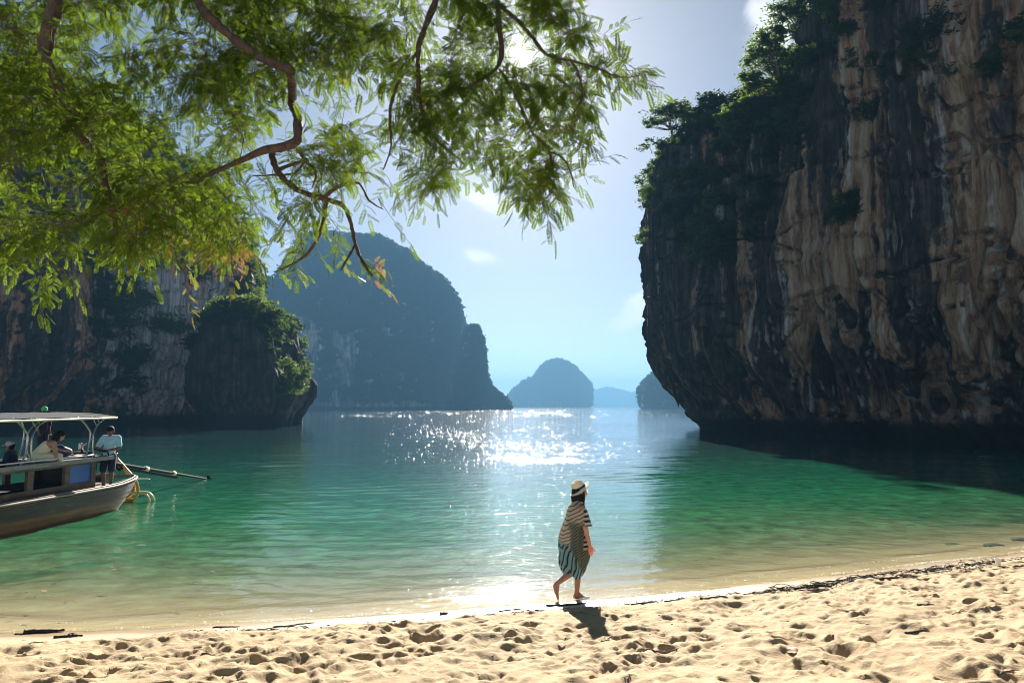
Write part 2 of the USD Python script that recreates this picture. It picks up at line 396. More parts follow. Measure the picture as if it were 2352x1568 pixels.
rough = .20 + .17 * calm
rough = rough + (.06 + .08 * calm) * sstep(30, 60, WY)
rough = rough + .05 * np.exp(-((dtrue - .7) / .6) ** 2)
m_water = mat('water_look', {
    'g': ('geometry', {}), 'mp': ('mapping', {'scale': (.75, 1.0, 1.0)}),
    'n1': ('noise_texture', {'scale': 4.2, 'detail': 4.0, 'roughness': .62}), 'n2': ('noise_texture', {'scale': 1.25, 'detail': 3.0, 'roughness': .6}),
    'n3': ('noise_texture', {'scale': .07, 'detail': 3.0, 'roughness': .5}),
    'bq': ('math', {'math_type': 'multiply_add', 'value2': .20, 'value3': .10}),
    'br': ('attribute', {'attribute': 'rough'}),
    'b1': ('bump', {'distance': .05}), 'b2': ('bump', {'strength': 1.0, 'distance': .13}),
    'dt': ('vector_math', {'math_type': 'dot_product'}), 'ab': ('math', {'math_type': 'absolute'}), 'om': ('math', {'math_type': 'subtract', 'value1': 1.0, 'use_clamp': True}),
    'pw': ('math', {'math_type': 'power', 'value2': 5.0}), 'fr': ('math', {'math_type': 'multiply_add', 'value2': .98, 'value3': .02, 'use_clamp': True}),
    'gl': ('glossy_bsdf', {'roughness': .03, 'distribution': 'ggx', 'color': (1, 1, 1)}),
    'g2': ('glossy_bsdf', {'roughness': .20, 'distribution': 'ggx', 'color': (1, 1, 1)}), 'gm': ('mix_closure', {'fac': .016}),
    'tr': ('transparent_bsdf', {'color': (.93, .98, .96)}),
    'op': ('attribute', {'attribute': 'opacity'}), 'dp': ('attribute', {'attribute': 'depth'}),
    'rp': ('rgb_ramp', {'ramp': [(0.0, (.36, .42, .26)), (.07, (.17, .31, .16)), (.16, (.055, .21, .095)), (.30, (.014, .150, .066)), (.45, (.007, .105, .055)), (.65, (.005, .058, .040)), (1.0, (.005, .035, .042))]}),
    'dv': ('math', {'math_type': 'divide', 'value2': 4.0}),
    'nv': ('noise_texture', {'scale': 2.1, 'detail': 6.0, 'roughness': .7}), 'nm': ('map_range', {'from_min': .36, 'from_max': .66, 'to_min': .55, 'to_max': 1.55}),
    'vm': ('hsv', {}),
    'df': ('diffuse_bsdf', {}), 'm1': ('mix_closure', {}), 'm2': ('mix_closure', {})},
    [('g.position', 'mp.vector'), ('mp.vector', 'n1.vector'), ('mp.vector', 'n2.vector'), ('mp.vector', 'n3.vector'), ('g.position', 'nv.vector'),
     ('n1.fac', 'b1.height'), ('n2.fac', 'b2.height'), ('br.fac', 'b1.strength'), ('br.fac', 'bq.value1'), ('bq.value', 'b2.strength'), ('b2.normal', 'b1.normal'), ('b1.normal', 'gl.normal'), ('b1.normal', 'dt.vector1'), ('g.incoming', 'dt.vector2'), ('dt.value', 'ab.value1'), ('ab.value', 'om.value2'), ('om.value', 'pw.value1'), ('pw.value', 'fr.value1'),
     ('dp.fac', 'dv.value1'), ('dv.value', 'rp.fac'), ('nv.fac', 'nm.value'), ('nm.result', 'vm.value'), ('rp.color', 'vm.color'), ('vm.color', 'df.color'),
     ('op.fac', 'm1.fac'), ('tr.BSDF', 'm1.closure1'), ('df.BSDF', 'm1.closure2'), ('fr.value', 'm2.fac'), ('m1.closure', 'm2.closure1'), ('gl.BSDF', 'gm.closure1'), ('b1.normal', 'g2.normal'), ('g2.BSDF', 'gm.closure2'), ('gm.closure', 'm2.closure2')],
    surface='m2.closure')
sea = obj('sea', (np.stack([WX, WY, WZ], -1).reshape(-1, 3), grid_faces(len(dd), len(xi))), m_water, smooth=True,
          prim={'opacity': opac.ravel(), 'depth': depth.ravel(), 'rough': rough.ravel()})
tag(sea, 'clear sea, sandy at the edge, emerald further out, blue and glittering beyond', kind='structure')


# ------------------------------------------------------------------ rock
def rock_look(name, pale, tan, dark, zone=None, haze_scale=1.0, freq=.33, tide=2.2, tan_at=.50, pale_at=.60, vert=.05):
    """Weathered limestone: grey-black crust, tan and pale drip streaks running down, black tide band."""
    hs = haze_scale
    n = {
        'g': ('geometry', {}), 's': ('separate_xyz', {}),
        'wn': ('noise_texture', {'scale': .16 * hs, 'detail': 3.0}), 'wv': ('vector_math', {'math_type': 'multiply_add', 'vector2': (1.5 / hs, 1.5 / hs, 0)}),
        'mp': ('mapping', {'scale': (freq, freq, freq * vert)}), 'n1': ('noise_texture', {'scale': 1.0, 'detail': 5.0, 'roughness': .55}),
        'mp2': ('mapping', {'scale': (freq * 3.0, freq * 3.0, freq * vert * 1.1), 'location': (7, 3, 1)}), 'n2': ('noise_texture', {'scale': 1.0, 'detail': 6.0, 'roughness': .6}),
        'mp3': ('mapping', {'scale': (freq * 5.5, freq * 5.5, freq * vert * 4), 'location': (1, 13, 5)}), 'n3': ('noise_texture', {'scale': 1.0, 'detail': 6.0, 'roughness': .68}),
        'big': ('noise_texture', {'scale': .075 * hs, 'detail': 4.0, 'roughness': .55}), 'n5': ('noise_texture', {'scale': 1.1 * hs, 'detail': 9.0, 'roughness': .72}),
        'o': ('math', {'math_type': 'multiply_add', 'value2': .42, 'value3': -.21}), 'ad': ('math', {'math_type': 'add'}),
        'q': ('math', {'math_type': 'multiply_add', 'value2': .16, 'value3': -.08}), 'ad2': ('math', {'math_type': 'add'}),
        'pa': ('math', {'math_type': 'add'}), 'dm': ('mix_float', {'fac': .5}),
        'tk': ('map_range', {'range_type': 'smoothstep', 'from_min': tan_at - .015, 'from_max': tan_at + .035, 'clamp': True}),
        'pk': ('map_range', {'range_type': 'smoothstep', 'from_min': pale_at - .02, 'from_max': pale_at + .07, 'to_max': .75, 'clamp': True}),
        'tc': ('rgb_ramp', {'ramp': [(.3, tuple(.55 * np.array(tan))), (.48, tan), (.62, tuple(np.array(tan) * (.9, 1.25, 1.6))), (.8, tuple(.6 * np.array(pale)))]}),
        'dc': ('rgb_ramp', {'ramp': [(.30, tuple(.35 * np.array(dark))), (.46, dark), (.60, tuple(np.array(dark) * (2.8, 2.4, 2.1))), (.72, tuple(np.array(dark) * (5.4, 4.5, 3.7)))]}),
        'c1': ('mix_color', {}), 'c2': ('mix_color', {'b': pale}),
        'fk': ('map_range', {'from_min': .36, 'from_max': .62, 'to_min': .36, 'to_max': 1.3, 'clamp': True}), 'c3': ('hsv', {}),
        'td': ('map_range', {'range_type': 'smoothstep', 'from_min': tide * .45, 'from_max': tide, 'to_min': 1.0, 'to_max': 0.0, 'clamp': True}),
        'tm': ('mix_color', {'b': (.010, .010, .010)}),
        'bb': ('math', {'math_type': 'add'}), 'b': ('bump', {'strength': 1.0, 'distance': .22 / hs}),
        'p': ('principled_bsdf', {'roughness': .85, 'specular_ior_level': .25})}
    l = [('g.position', 's.vector'), ('g.position', 'wn.vector'), ('wn.color', 'wv.vector1'), ('g.position', 'wv.vector3')]
    for k in ('mp', 'mp2', 'mp3'):
        l.append(('wv.vector', k + '.vector'))
    l += [('mp.vector', 'n1.vector'), ('mp2.vector', 'n2.vector'), ('mp3.vector', 'n3.vector'), ('g.position', 'big.vector'), ('g.position', 'n5.vector'),
          ('big.fac', 'o.value1'), ('n1.fac', 'ad.value1'), ('o.value', 'ad.value2'), ('n5.fac', 'q.value1'), ('ad.value', 'ad2.value1'), ('q.value', 'ad2.value2'), ('ad2.value', 'tk.value'),
          ('n2.fac', 'pa.value1'), ('q.value', 'pa.value2'), ('pa.value', 'pk.value'), ('n3.fac', 'tc.fac'), ('n5.fac', 'dm.a'), ('n3.fac', 'dm.b'), ('dm.result', 'dc.fac'), ('tk.result', 'c1.fac'), ('dc.color', 'c1.a'), ('tc.color', 'c1.b'),
          ('pk.result', 'c2.fac'), ('c1.result', 'c2.a'), ('n3.fac', 'fk.value'), ('fk.result', 'c3.value'), ('c2.result', 'c3.color'),
          ('s.z', 'td.value'), ('td.result', 'tm.fac'), ('c3.color', 'tm.a'), ('tm.result', 'p.base_color'),
          ('n3.fac', 'bb.value1'), ('n5.fac', 'bb.value2'), ('bb.value', 'b.height'), ('b.normal', 'p.normal')]
    if zone:                       # a wall with more bare tan and pale streaks: centre and radius
        n |= {'zd': ('vector_math', {'math_type': 'distance', 'vector2': zone[0]}), 'zm': ('map_range', {'range_type': 'smoothstep', 'from_min': zone[1], 'from_max': zone[1] * .45, 'to_min': 0.0, 'to_max': zone[2], 'clamp': True}),
              'z1': ('math', {'math_type': 'add'}), 'z2': ('math', {'math_type': 'add'})}
        l = [x for x in l if x[1] not in ('tk.value', 'pk.value')] + [('g.position', 'zd.vector1'), ('zd.value', 'zm.value'), ('ad2.value', 'z1.value1'), ('zm.result', 'z1.value2'), ('z1.value', 'tk.value'),
                                                                      ('pa.value', 'z2.value1'), ('zm.result', 'z2.value2'), ('z2.value', 'pk.value')]
    return mat(name, n, l, surface='p.BSDF')


m_cliff = rock_look('cliff_rock', (.27, .255, .225), (.225, .128, .068), (.021, .019, .016), zone=((28, 38, 12), 28.0, .065), tan_at=.56, pale_at=.635, freq=.32)
m_cliff2 = rock_look('left_cliff_rock', (.44, .42, .40), (.34, .16, .08), (.024, .022, .020), zone=((-49.5, 103, 13), 17.0, .24), freq=.36, tan_at=.54)
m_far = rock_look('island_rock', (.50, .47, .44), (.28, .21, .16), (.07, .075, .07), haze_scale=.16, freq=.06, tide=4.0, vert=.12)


def resample(ring, spacing):
    """Closed plan curve with the given spacing per input segment, smoothed."""
    out = []
    n = len(ring)
    for i in range(n):
        a, b = np.array(ring[i][:2], float), np.array(ring[(i + 1) % n][:2], float)
        k = max(1, int(np.ceil(np.linalg.norm(b - a) / spacing[i])))
        for t in np.arange(k) / k:
            out.append(a + (b - a) * t)
    out = np.array(out)
    return out


def smooth_ring(ring, it=2):
    r = np.array(ring, float)
    for _ in range(it):
        a = .75 * r + .25 * np.roll(r, -1, 0); b = .25 * r + .75 * np.roll(r, -1, 0)
        r = np.stack([a, b], 1).reshape(-1, 2)
    return r


def rock_body(ring, zs, top_fn, off_fn, amp=1.0, seed=0, cap=10, cap_rise=4.0, fl=1.5, scale=1.0, hollow=0.0):
    """Closed cliff body. ring: plan curve, counter-clockwise seen from above. Returns mesh, and the rows grid for scattering."""
    N = len(ring)
    t = np.roll(ring, -1, 0) - np.roll(ring, 1, 0)
    t /= np.linalg.norm(t, axis=1, keepdims=True) + 1e-9
    nout = np.stack([t[:, 1], -t[:, 0]], 1)
    for _ in range(6):
        nout = (nout + np.roll(nout, 1, 0) + np.roll(nout, -1, 0)); nout /= np.linalg.norm(nout, axis=1, keepdims=True)
    s = np.r_[0, np.cumsum(np.linalg.norm(np.diff(ring, axis=0), axis=1))]
    top = top_fn(ring)
    T = np.asarray(zs)                       # 0..1 heights
    Z = -6 + (top[None, :] + 6) * T[:, None]
    S = np.broadcast_to(s[None], Z.shape)
    q = np.stack([S, Z, 0 * S], -1) / scale
    warp = 3.0 * (noise(q / [9, 7, 1], seed) - .5)
    f1 = 1 - np.abs(2 * noise(np.stack([(q[..., 0] + warp) / fl, q[..., 1] / 17, 0 * warp + 3], -1), seed + 1) - 1)
    f2 = noise(np.stack([(q[..., 0] + warp) / (fl * .4), q[..., 1] / 6, 0 * warp + 9], -1), seed + 2)
    f3 = 1 - np.abs(2 * noise(np.stack([(q[..., 0] + .6 * warp) / (fl * 3.2), q[..., 1] / 24, 0 * warp], -1), seed + 3) - 1)
    big = fbm(q / [11, 8, 1], 4, seed + 4) - .5
    led = noise(q / [6, 1.6, 1], seed + 5) - .5
    fine = fbm(q / .55, 3, seed + 6) - .5
    D = amp * scale * (1.15 * f1 ** 2 + .65 * f2 + 1.5 * f3 ** 2 + 3.2 * big + .7 * led * f3 + .55 * fine)
    pk = sstep(.60, .74, noise(np.stack([(q[..., 0] + .5 * warp) / 1.7, q[..., 1] / 3.4, 0 * warp + 5], -1), seed + 11)) * sstep(1.5, 3, Z) * (1 - sstep(8, 12, Z))
    crack = sstep(.93, .99, 1 - np.abs(2 * fbm(np.stack([(q[..., 0] + .4 * Z) / 5, q[..., 1] / 3.2, 0 * warp + 8], -1), 3, seed + 12) - 1))
    D = D - hollow * (1.9 * pk + .55 * crack)
    O = off_fn(ring, S, Z, top) - D
    P = np.stack([ring[None, :, 0] - nout[None, :, 0] * O, ring[None, :, 1] - nout[None, :, 1] * O, Z], -1)
    rows = [P]
    c = ring.mean(0)
    last = P[-1]
    for k in range(1, cap + 1):
        f = (k / cap) ** 1.3
        xy = last[:, :2] * (1 - f) + (c + (last[:, :2] - c) * .02) * f
        zz = last[:, 2] + cap_rise * math.sqrt(f) + 2.5 * scale * amp * (fbm(np.c_[xy / (3.5 * scale), 0 * xy[:, 0]], 3, seed + 9) - .5) * min(1, 3 * f)
        rows.append(np.c_[xy, zz][None])
    V = np.concatenate(rows)
    R = len(V)
    v = V.reshape(-1, 3)
    f = grid_faces(R, N, True)
    v = np.vstack([v, V[-1].mean(0)[None]])
    j = np.arange(N)
    f = np.vstack([f, np.stack([(R - 1) * N + j, (R - 1) * N + (j + 1) % N, np.full(N, len(v) - 1)], 1)])
    return (v, f), V, D


# ---- right cliff
ringR = [(31, 105), (17.2, 92), (14.9, 80), (14.6, 74), (16.6, 67.0), (19.4, 58.5), (22.0, 50.5), (24.8, 42.5), (27.6, 35.5), (33, 26), (44, 14), (60, 4), (90, 0), (100, 60), (60, 110)]
ringR = smooth_ring(ringR, 2)
_d = np.linalg.norm(ringR - [20, 55], axis=1)
spR = np.where((ringR[:, 0] < 34) & (ringR[:, 1] < 100) & (ringR[:, 1] > 22), .13, 3.0)
ringR = resample(ringR, spR)


def topR(r):
    x, y = r[:, 0], r[:, 1]
    t = np.interp(y, [0, 20, 46, 50, 52, 55, 58, 62, 66, 70, 74, 78, 95, 110], [52, 52, 48, 42, 35, 30.8, 29.3, 29.3, 30.2, 31.4, 31.6, 32, 31, 29])
    return t + 1.2 * (noise(np.c_[x / 1.6, y / 1.6, 0 * x], 101) - .5)


def offR(r, S, Z, top):
    y = r[None, :, 1]
    wob = 2.6 * (noise(np.stack([S / 2.2, 0 * S, 0 * S], -1), 103) - .5) + 1.2 * (noise(np.stack([S / .7, 0 * S, 0 * S], -1), 104) - .5)
    zz = Z + wob * sstep(1.5, 5, Z)
    under = 4.5 * (1 - sstep(0.5, 8.5, zz)) ** 1.0 + 1.4 * (1 - sstep(.2, 1.6, Z)) + .3
    lean = 1.0 * sstep(.6, 1.0, Z / top) + .5 * np.sin(Z / 7 + S / 13)
    return 2.4 + under + lean


zsR = np.concatenate([np.linspace(0, .14, 6)[:-1], np.linspace(.14, 1, 250)])
(meshR, VR, DR) = rock_body(ringR, zsR, topR, offR, amp=.66, seed=200, cap_rise=.6, fl=1.15, hollow=1.0)
cliffR = obj('cliff', meshR, m_cliff, smooth=30)
tag(cliffR, 'huge overhanging limestone cliff with dark, tan and pale streaks on the right', kind='structure')

# drip columns running down the overhang and hanging from its lip
_r = np.random.default_rng(222)
_front = np.where((ringR[:, 0] < 33) & (ringR[:, 1] < 80) & (ringR[:, 1] > 24))[0]


def drip_columns(V, idx, n, r_, parent, m, zlo, zhi, rmin, rmax):
    R_ = len(zsR)
    for _ in range(n):
        i = int(r_.choice(idx)); col = V[:R_, i]
        za, L_ = r_.uniform(*zhi), r_.uniform(2.5, 8.0)
        zb = max(za - L_, zlo)
        k = np.where((col[:, 2] <= za) & (col[:, 2] >= zb))[0][::-3]
        if len(k) < 5:
            continue
        p = col[k].copy()
        nx = V[:R_, (i + 1) % V.shape[1]][k] - V[:R_, i - 1][k]
        o_ = np.stack([nx[:, 1], -nx[:, 0], 0 * nx[:, 0]], 1); o_ /= np.linalg.norm(o_, axis=1, keepdims=True) + 1e-9
        for _k in range(3):
            p[1:-1] = (p[:-2] + p[1:-1] * 2 + p[2:]) / 4
        if r_.random() < .45:                                  # lower end leaves the wall and hangs free
            h = len(p) // 2; p[h:, :2] = p[h:, :2] * .35 + p[h, :2] * .65
        u_ = np.linspace(0, 1, len(p))
        rad = r_.uniform(rmin, rmax) * np.sin(np.pi * np.clip(u_ * .9 + .08, 0, 1)) ** .6 * (1 - .55 * u_) * (.7 + .6 * noise(np.c_[u_ * 9, 0 * u_ + i, 0 * u_], 5))
        v, f = tube(p + o_ * rad[:, None] * .15, rad, 9)
        v = v + (noise(v * (2.2, 2.2, 1.0), 6)[:, None] - .5) * .22
        obj('drip_column', (v, f), m, parent, smooth=True)


drip_columns(VR, _front, 95, _r, cliffR, m_cliff, 1.8, (4.5, 11), .16, .42)
drip_columns(VR, _front, 60, _r, cliffR, m_cliff, 8.0, (14, 31), .14, .34)

# ---- left cliff
ringL = [(-140, 36), (-86, 34), (-66, 42), (-59, 58), (-57, 74), (-56, 88), (-53, 100), (-48.5, 108), (-44.5, 116), (-46, 126), (-56, 150), (-80, 175), (-140, 175)]
ringL = smooth_ring(ringL, 2)
spL = np.where((ringL[:, 0] > -72) & (ringL[:, 1] < 135), .28, 4.0)
ringL = resample(ringL, spL)


def topL(r):
    x, y = r[:, 0], r[:, 1]
    t = np.interp(y, [30, 60, 85, 100, 110, 116, 130], [38, 40, 42, 42, 38, 34, 34])
    return t + 2.5 * (noise(np.c_[x / 3, y / 3, 0 * x], 111) - .5)


def offL(r, S, Z, top):
    wob = 3 * (noise(np.stack([S / 3, 0 * S, 0 * S], -1), 113) - .5)
    under = 3.6 * (1 - sstep(.5, 7, Z + wob * sstep(1, 4, Z))) + .3
    lean = 3.0 * sstep(.5, 1.05, Z / top)
    return 1.0 + under + lean


zsL = np.concatenate([np.linspace(0, .13, 6)[:-1], np.linspace(.13, 1, 140)])
(meshL, VL, DL) = rock_body(ringL, zsL, topL, offL, amp=.9, seed=300, fl=2.0, hollow=1.0)
cliffL = obj('cliff', meshL, m_cliff2, smooth=30)
tag(cliffL, 'jungle covered limestone cliff with an orange and white streaked wall on the left', kind='structure')

# ---- dark islet in front of the left cliff
ang = np.linspace(0, 2 * np.pi, 16, endpoint=False)
ringI = np.c_[-38.6 + 7.4 * np.sign(np.cos(ang)) * np.abs(np.cos(ang)) ** .8, 103 + 11 * np.sign(np.sin(ang)) * np.abs(np.sin(ang)) ** .8]
ringI = resample(smooth_ring(ringI, 2), np.full(64, .25))


def topI(r):
    x, y = r[:, 0], r[:, 1]
    return np.interp(x, [-46, -44, -39, -33, -30], [12.5, 14.5, 16.2, 15.2, 13]) + 1.5 * (noise(np.c_[x / 2, y / 2, 0 * x], 121) - .5)


def offI(r, S, Z, top):
    x = r[None, :, 0]
    under = 2.2 * (1 - sstep(.3, 5, Z)) + .2
    right = 2.3 * sstep(6, 9, Z) * sstep(-36.5, -31.5, x)        # the lower right end juts out like a bow
    return under + right + 1.5 * sstep(.6, 1.05, Z / top)


zsI = np.concatenate([np.linspace(0, .26, 6)[:-1], np.linspace(.26, 1, 74)])
(meshI, VI, DI) = rock_body(ringI, zsI, topI, offI, amp=.55, seed=400, cap_rise=1.5)
islet = obj('islet', meshI, rock_look('islet_rock', (.085, .08, .07), (.045, .035, .026), (.020, .018, .016), freq=.3, tan_at=.58, pale_at=.68), smooth=30)
tag(islet, 'dark undercut rock islet crowned with bushes in front of the left cliff', kind='structure')


# ------------------------------------------------------------------ islands
def island(outline, yfoot, depth_, seed, nth=46, step=3.0, rough=9.0, e1=.42, e2=.62):
    """Body whose crest follows the outline (photo measure, taken at its distance); steep all round. Returns mesh and grid."""
    o = np.array([at(px, py, yfoot + depth_)[[0, 2]] for px, py in outline])
    x = np.arange(o[0, 0], o[-1, 0], step)
    H = np.maximum(np.interp(x, o[:, 0], o[:, 1]), .5)
    u = (x - x[0]) / (x[-1] - x[0]) * 2 - 1
    Dp = depth_ * np.clip(1 - np.abs(u) ** 5, .04, 1) ** .6
    th = np.linspace(0, 1, nth); th = np.pi * (.45 * th + .55 * (1 - np.cos(np.pi * th)) / 2); th = np.pi * np.where(th < np.pi / 2, .5 * (2 * th / np.pi) ** 1.6, 1 - .5 * (2 * (np.pi - th) / np.pi) ** 1.6)
    c, s_ = np.cos(th), np.sin(th)
    Y = (yfoot + depth_) - Dp[None, :] * (np.sign(c) * np.abs(c) ** e1)[:, None]
    Z = H[None, :] * (s_ ** e2)[:, None] - 3
    X = np.broadcast_to(x[None], Y.shape).copy()
    q = np.stack([X, Y, Z], -1)
    k = (np.minimum(H, 60) / 60)[None, :] * np.sin(np.minimum(th, math.pi / 2))[:, None] ** .3
    nz = fbm(q / 55, 4, seed) - .5
    fl = 1 - np.abs(2 * noise(np.stack([X / 16, Z / 130, 0 * X], -1), seed + 1) - 1)
    Y = Y + rough * 4 * nz * k * np.sign(-c[:, None] + .01) * -1 * (np.abs(c)[:, None] ** .5) - fl * rough * 1.1 * (c[:, None] > 0)
    Z = Z + (fbm(q / 22, 3, seed + 2) - .5) * rough * .7 * k * s_[:, None] ** 2
    V = np.stack([X, Y, Z], -1)
    return (V.reshape(-1, 3), grid_faces(nth, len(x))), V


OUT_MAIN = [(470, 660), (560, 672), (612, 668), (640, 664), (682, 660), (700, 628), (722, 592), (738, 566), (756, 554), (790, 556), (832, 562), (852, 563), (880, 561), (902, 570), (925, 588),
            (955, 606), (990, 636), (1018, 652), (1038, 676), (1050, 712), (1058, 752), (1065, 800), (1072, 870), (1080, 925), (1084, 940)]
m_isl = {}
(mI1, VI1) = island(OUT_MAIN, 660, 85, 500)
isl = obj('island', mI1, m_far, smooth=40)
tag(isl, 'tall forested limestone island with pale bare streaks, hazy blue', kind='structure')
OUT_P = [(1048, 938), (1052, 840), (1060, 790), (1073, 762), (1083, 749), (1092, 748), (1102, 768), (1107, 800), (1110, 850), (1118, 880), (1130, 893), (1146, 905), (1158, 914), (1166, 926), (1169, 939)]
(mI2, VI2) = island(OUT_P, 645, 22, 520, step=1.5, rough=4)
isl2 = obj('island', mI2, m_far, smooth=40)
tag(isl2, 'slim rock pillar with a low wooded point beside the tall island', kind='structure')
OUT_F = [(1160, 936), (1168, 922), (1182, 902), (1205, 882), (1222, 876), (1234, 872), (1240, 856), (1252, 842), (1266, 835), (1280, 833), (1296, 838), (1312, 850), (1330, 866), (1345, 884), (1353, 900), (1355, 936)]
(mI3, VI3) = island(OUT_F, 2100, 160, 540, step=7, rough=12)
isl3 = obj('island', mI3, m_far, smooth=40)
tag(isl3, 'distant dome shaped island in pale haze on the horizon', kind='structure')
OUT_R = [(1474, 938), (1476, 910), (1482, 888), (1490, 872), (1500, 864), (1520, 850), (1560, 832), (1620, 815), (1700, 812), (1760, 830), (1790, 938)]
(mI4, VI4) = island(OUT_R, 820, 60, 560, step=3, rough=6)
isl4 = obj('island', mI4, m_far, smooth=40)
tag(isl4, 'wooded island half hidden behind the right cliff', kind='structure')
OUT_H = [(1330, 936), (1352, 908), (1370, 900), (1392, 893), (1415, 899), (1440, 906), (1452, 907), (1470, 902), (1500, 905), (1560, 915), (1640, 936)]
(mI5, VI5) = island(OUT_H, 5000, 250, 580, step=16, rough=12)
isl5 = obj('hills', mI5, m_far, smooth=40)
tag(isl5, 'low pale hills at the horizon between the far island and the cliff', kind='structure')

# ------------------------------------------------------------------ air
HZ = .00040
haze = obj('haze', box(-4200, 4200, -60, 6350, -9, 230), mat('haze_look', {'v': ('principled_volume', {'color': (.22, .50, .81), 'density': HZ, 'anisotropy': 0.0})}, volume='v.volume'))
tag(haze, 'thin blue sea haze', kind='stuff')
# ------------------------------------------------------------------ vegetation
def leaf_look(name, dark, light, through, fac=.45, rough=.5, spec=.3):
    n = {'g': ('geometry', {}), 'r': ('rgb_ramp', {'ramp': [(0, dark), (.6, tuple((np.array(dark) + np.array(light)) / 2)), (1, light)]}),
         'rt': ('rgb_ramp', {'ramp': [(0, tuple(.55 * np.array(through))), (1, through)]}),
         'p': ('principled_bsdf', {'roughness': rough, 'specular_ior_level': spec}), 't': ('translucent_bsdf', {}), 'm': ('mix_closure', {'fac': fac})}
    return mat(name, n, [('g.random_per_island', 'r.fac'), ('g.random_per_island', 'rt.fac'), ('r.color', 'p.base_color'), ('rt.color', 't.color'),
                         ('p.BSDF', 'm.closure1'), ('t.BSDF', 'm.closure2')], surface='m.closure')


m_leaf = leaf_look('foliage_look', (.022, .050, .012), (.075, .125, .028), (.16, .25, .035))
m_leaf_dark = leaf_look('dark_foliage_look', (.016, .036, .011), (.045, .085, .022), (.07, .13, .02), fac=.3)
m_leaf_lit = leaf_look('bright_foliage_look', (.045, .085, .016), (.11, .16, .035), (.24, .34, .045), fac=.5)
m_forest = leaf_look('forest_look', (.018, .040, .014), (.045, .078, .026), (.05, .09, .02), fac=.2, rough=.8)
m_bark = noisy('bark_look', (.055, .038, .027), (.19, .13, .09), scale=9, rough=.85, bump=.02, stretch=(1, 1, .35))


def proj(P):
    d = np.asarray(P, float) - EYE
    z = d @ FWD
    return np.concatenate([1176 + 1568 * (d @ RGT)[..., None] / z[..., None], 784 - 1568 * (d @ UPV)[..., None] / z[..., None], z[..., None]], -1)


def leaf_cards(C, size, r_, flat=.35):
    """Folded leaf-shaped faces at the points C with random turns."""
    n = len(C)
    a = r_.normal(size=(n, 3)); a[:, 2] *= .6; a /= np.linalg.norm(a, axis=1, keepdims=True)
    b = r_.normal(size=(n, 3)); b -= a * (a * b).sum(1, keepdims=True); b /= np.linalg.norm(b, axis=1, keepdims=True)
    c = np.cross(a, b)
    s = size * r_.uniform(.6, 1.3, n)[:, None]
    v = np.stack([C - a * s, C + b * s * flat + c * s * .12, C + a * s, C - b * s * flat + c * s * .12], 1).reshape(-1, 3)
    k = np.arange(n)[:, None] * 4
    f = np.concatenate([k + [0, 1, 2], k + [0, 2, 3]], 1).reshape(-1, 3)
    return v, f


def crown_points(blobs, n, r_, shell=.45, sub=9):
    """Leaf places: clumps on and in ellipsoids, with gaps between the clumps."""
    vol = np.array([b[1][0] * b[1][1] * b[1][2] for b in blobs]) ** .75
    out = []
    for (c, r), k in zip(blobs, (vol / vol.sum() * n).astype(int)):
        nc = max(5, int(sub * (r[0] * r[2]) ** .4 * 2))
        d = r_.normal(size=(nc, 3)); d /= np.linalg.norm(d, axis=1, keepdims=True)
        rad = shell + (1 - shell) * r_.random((nc, 1)) ** .5
        cc = np.array(c) + d * rad * np.array(r)
        w = r_.random(nc) + .35
        pick = r_.choice(nc, k, p=w / w.sum())
        sp = .30 * np.array(r) * (r_.random((nc, 1)) * .7 + .6)
        out.append(cc[pick] + r_.normal(size=(k, 3)) * sp[pick] * (.9, .9, .55))
    return np.vstack(out)


def bush_mesh(seed, n=700, leaf=.11):
    r_ = np.random.default_rng(seed)
    blobs = [((r_.uniform(-.45, .45), r_.uniform(-.45, .45), r_.uniform(.15, .7)), (r_.uniform(.4, .65), r_.uniform(.4, .65), r_.uniform(.3, .5))) for _ in range(4)]
    return leaf_cards(crown_points(blobs, n, r_), leaf, r_)


def surface_points(V, n, keep, r_, wrap=True):
    """Random points on a rows x columns surface with normals; keep(P, N) -> weight 0..1."""
    a, b, c = V[:-1, :-1], V[:-1, 1:], V[1:, :-1]
    nrm = np.cross(b - a, c - a); ar = np.linalg.norm(nrm, axis=-1)
    N_ = nrm / (ar[..., None] + 1e-9)
    P_ = a.reshape(-1, 3); N_ = N_.reshape(-1, 3)
    w = ar.ravel() * keep(P_, N_)
    i = r_.choice(len(P_), n, p=w / w.sum())
    jit = (b - a).reshape(-1, 3)[i] * r_.random((n, 1)) + (c - a).reshape(-1, 3)[i] * r_.random((n, 1))
    return P_[i] + jit, N_[i]


def in_poly(poly, xy):
    from matplotlib.path import Path
    return Path(poly).contains_points(xy)


def inside(poly, xy):
    p = np.asarray(poly, float); x, y = xy[:, 0], xy[:, 1]
    res = np.zeros(len(xy), bool)
    for i in range(len(p)):
        (x0, y0), (x1, y1) = p[i - 1], p[i]
        c = ((y0 > y) != (y1 > y)) & (x < (x1 - x0) * (y - y0) / (y1 - y0 + 1e-12) + x0)
        res ^= c
    return res


def on_face(V, px, py, nth=0):
    """Nearest surface point of a body seen at a place in the photo."""
    q = proj(V.reshape(-1, 3))
    d = np.hypot(q[:, 0] - px, q[:, 1] - py)
    i = np.where((d < 14) & (q[:, 2] > 1))[0]
    if len(i) == 0:
        i = [np.argmin(np.where(q[:, 2] > 1, d, 1e9))]
    return V.reshape(-1, 3)[i[np.argmin(q[i, 2])]]


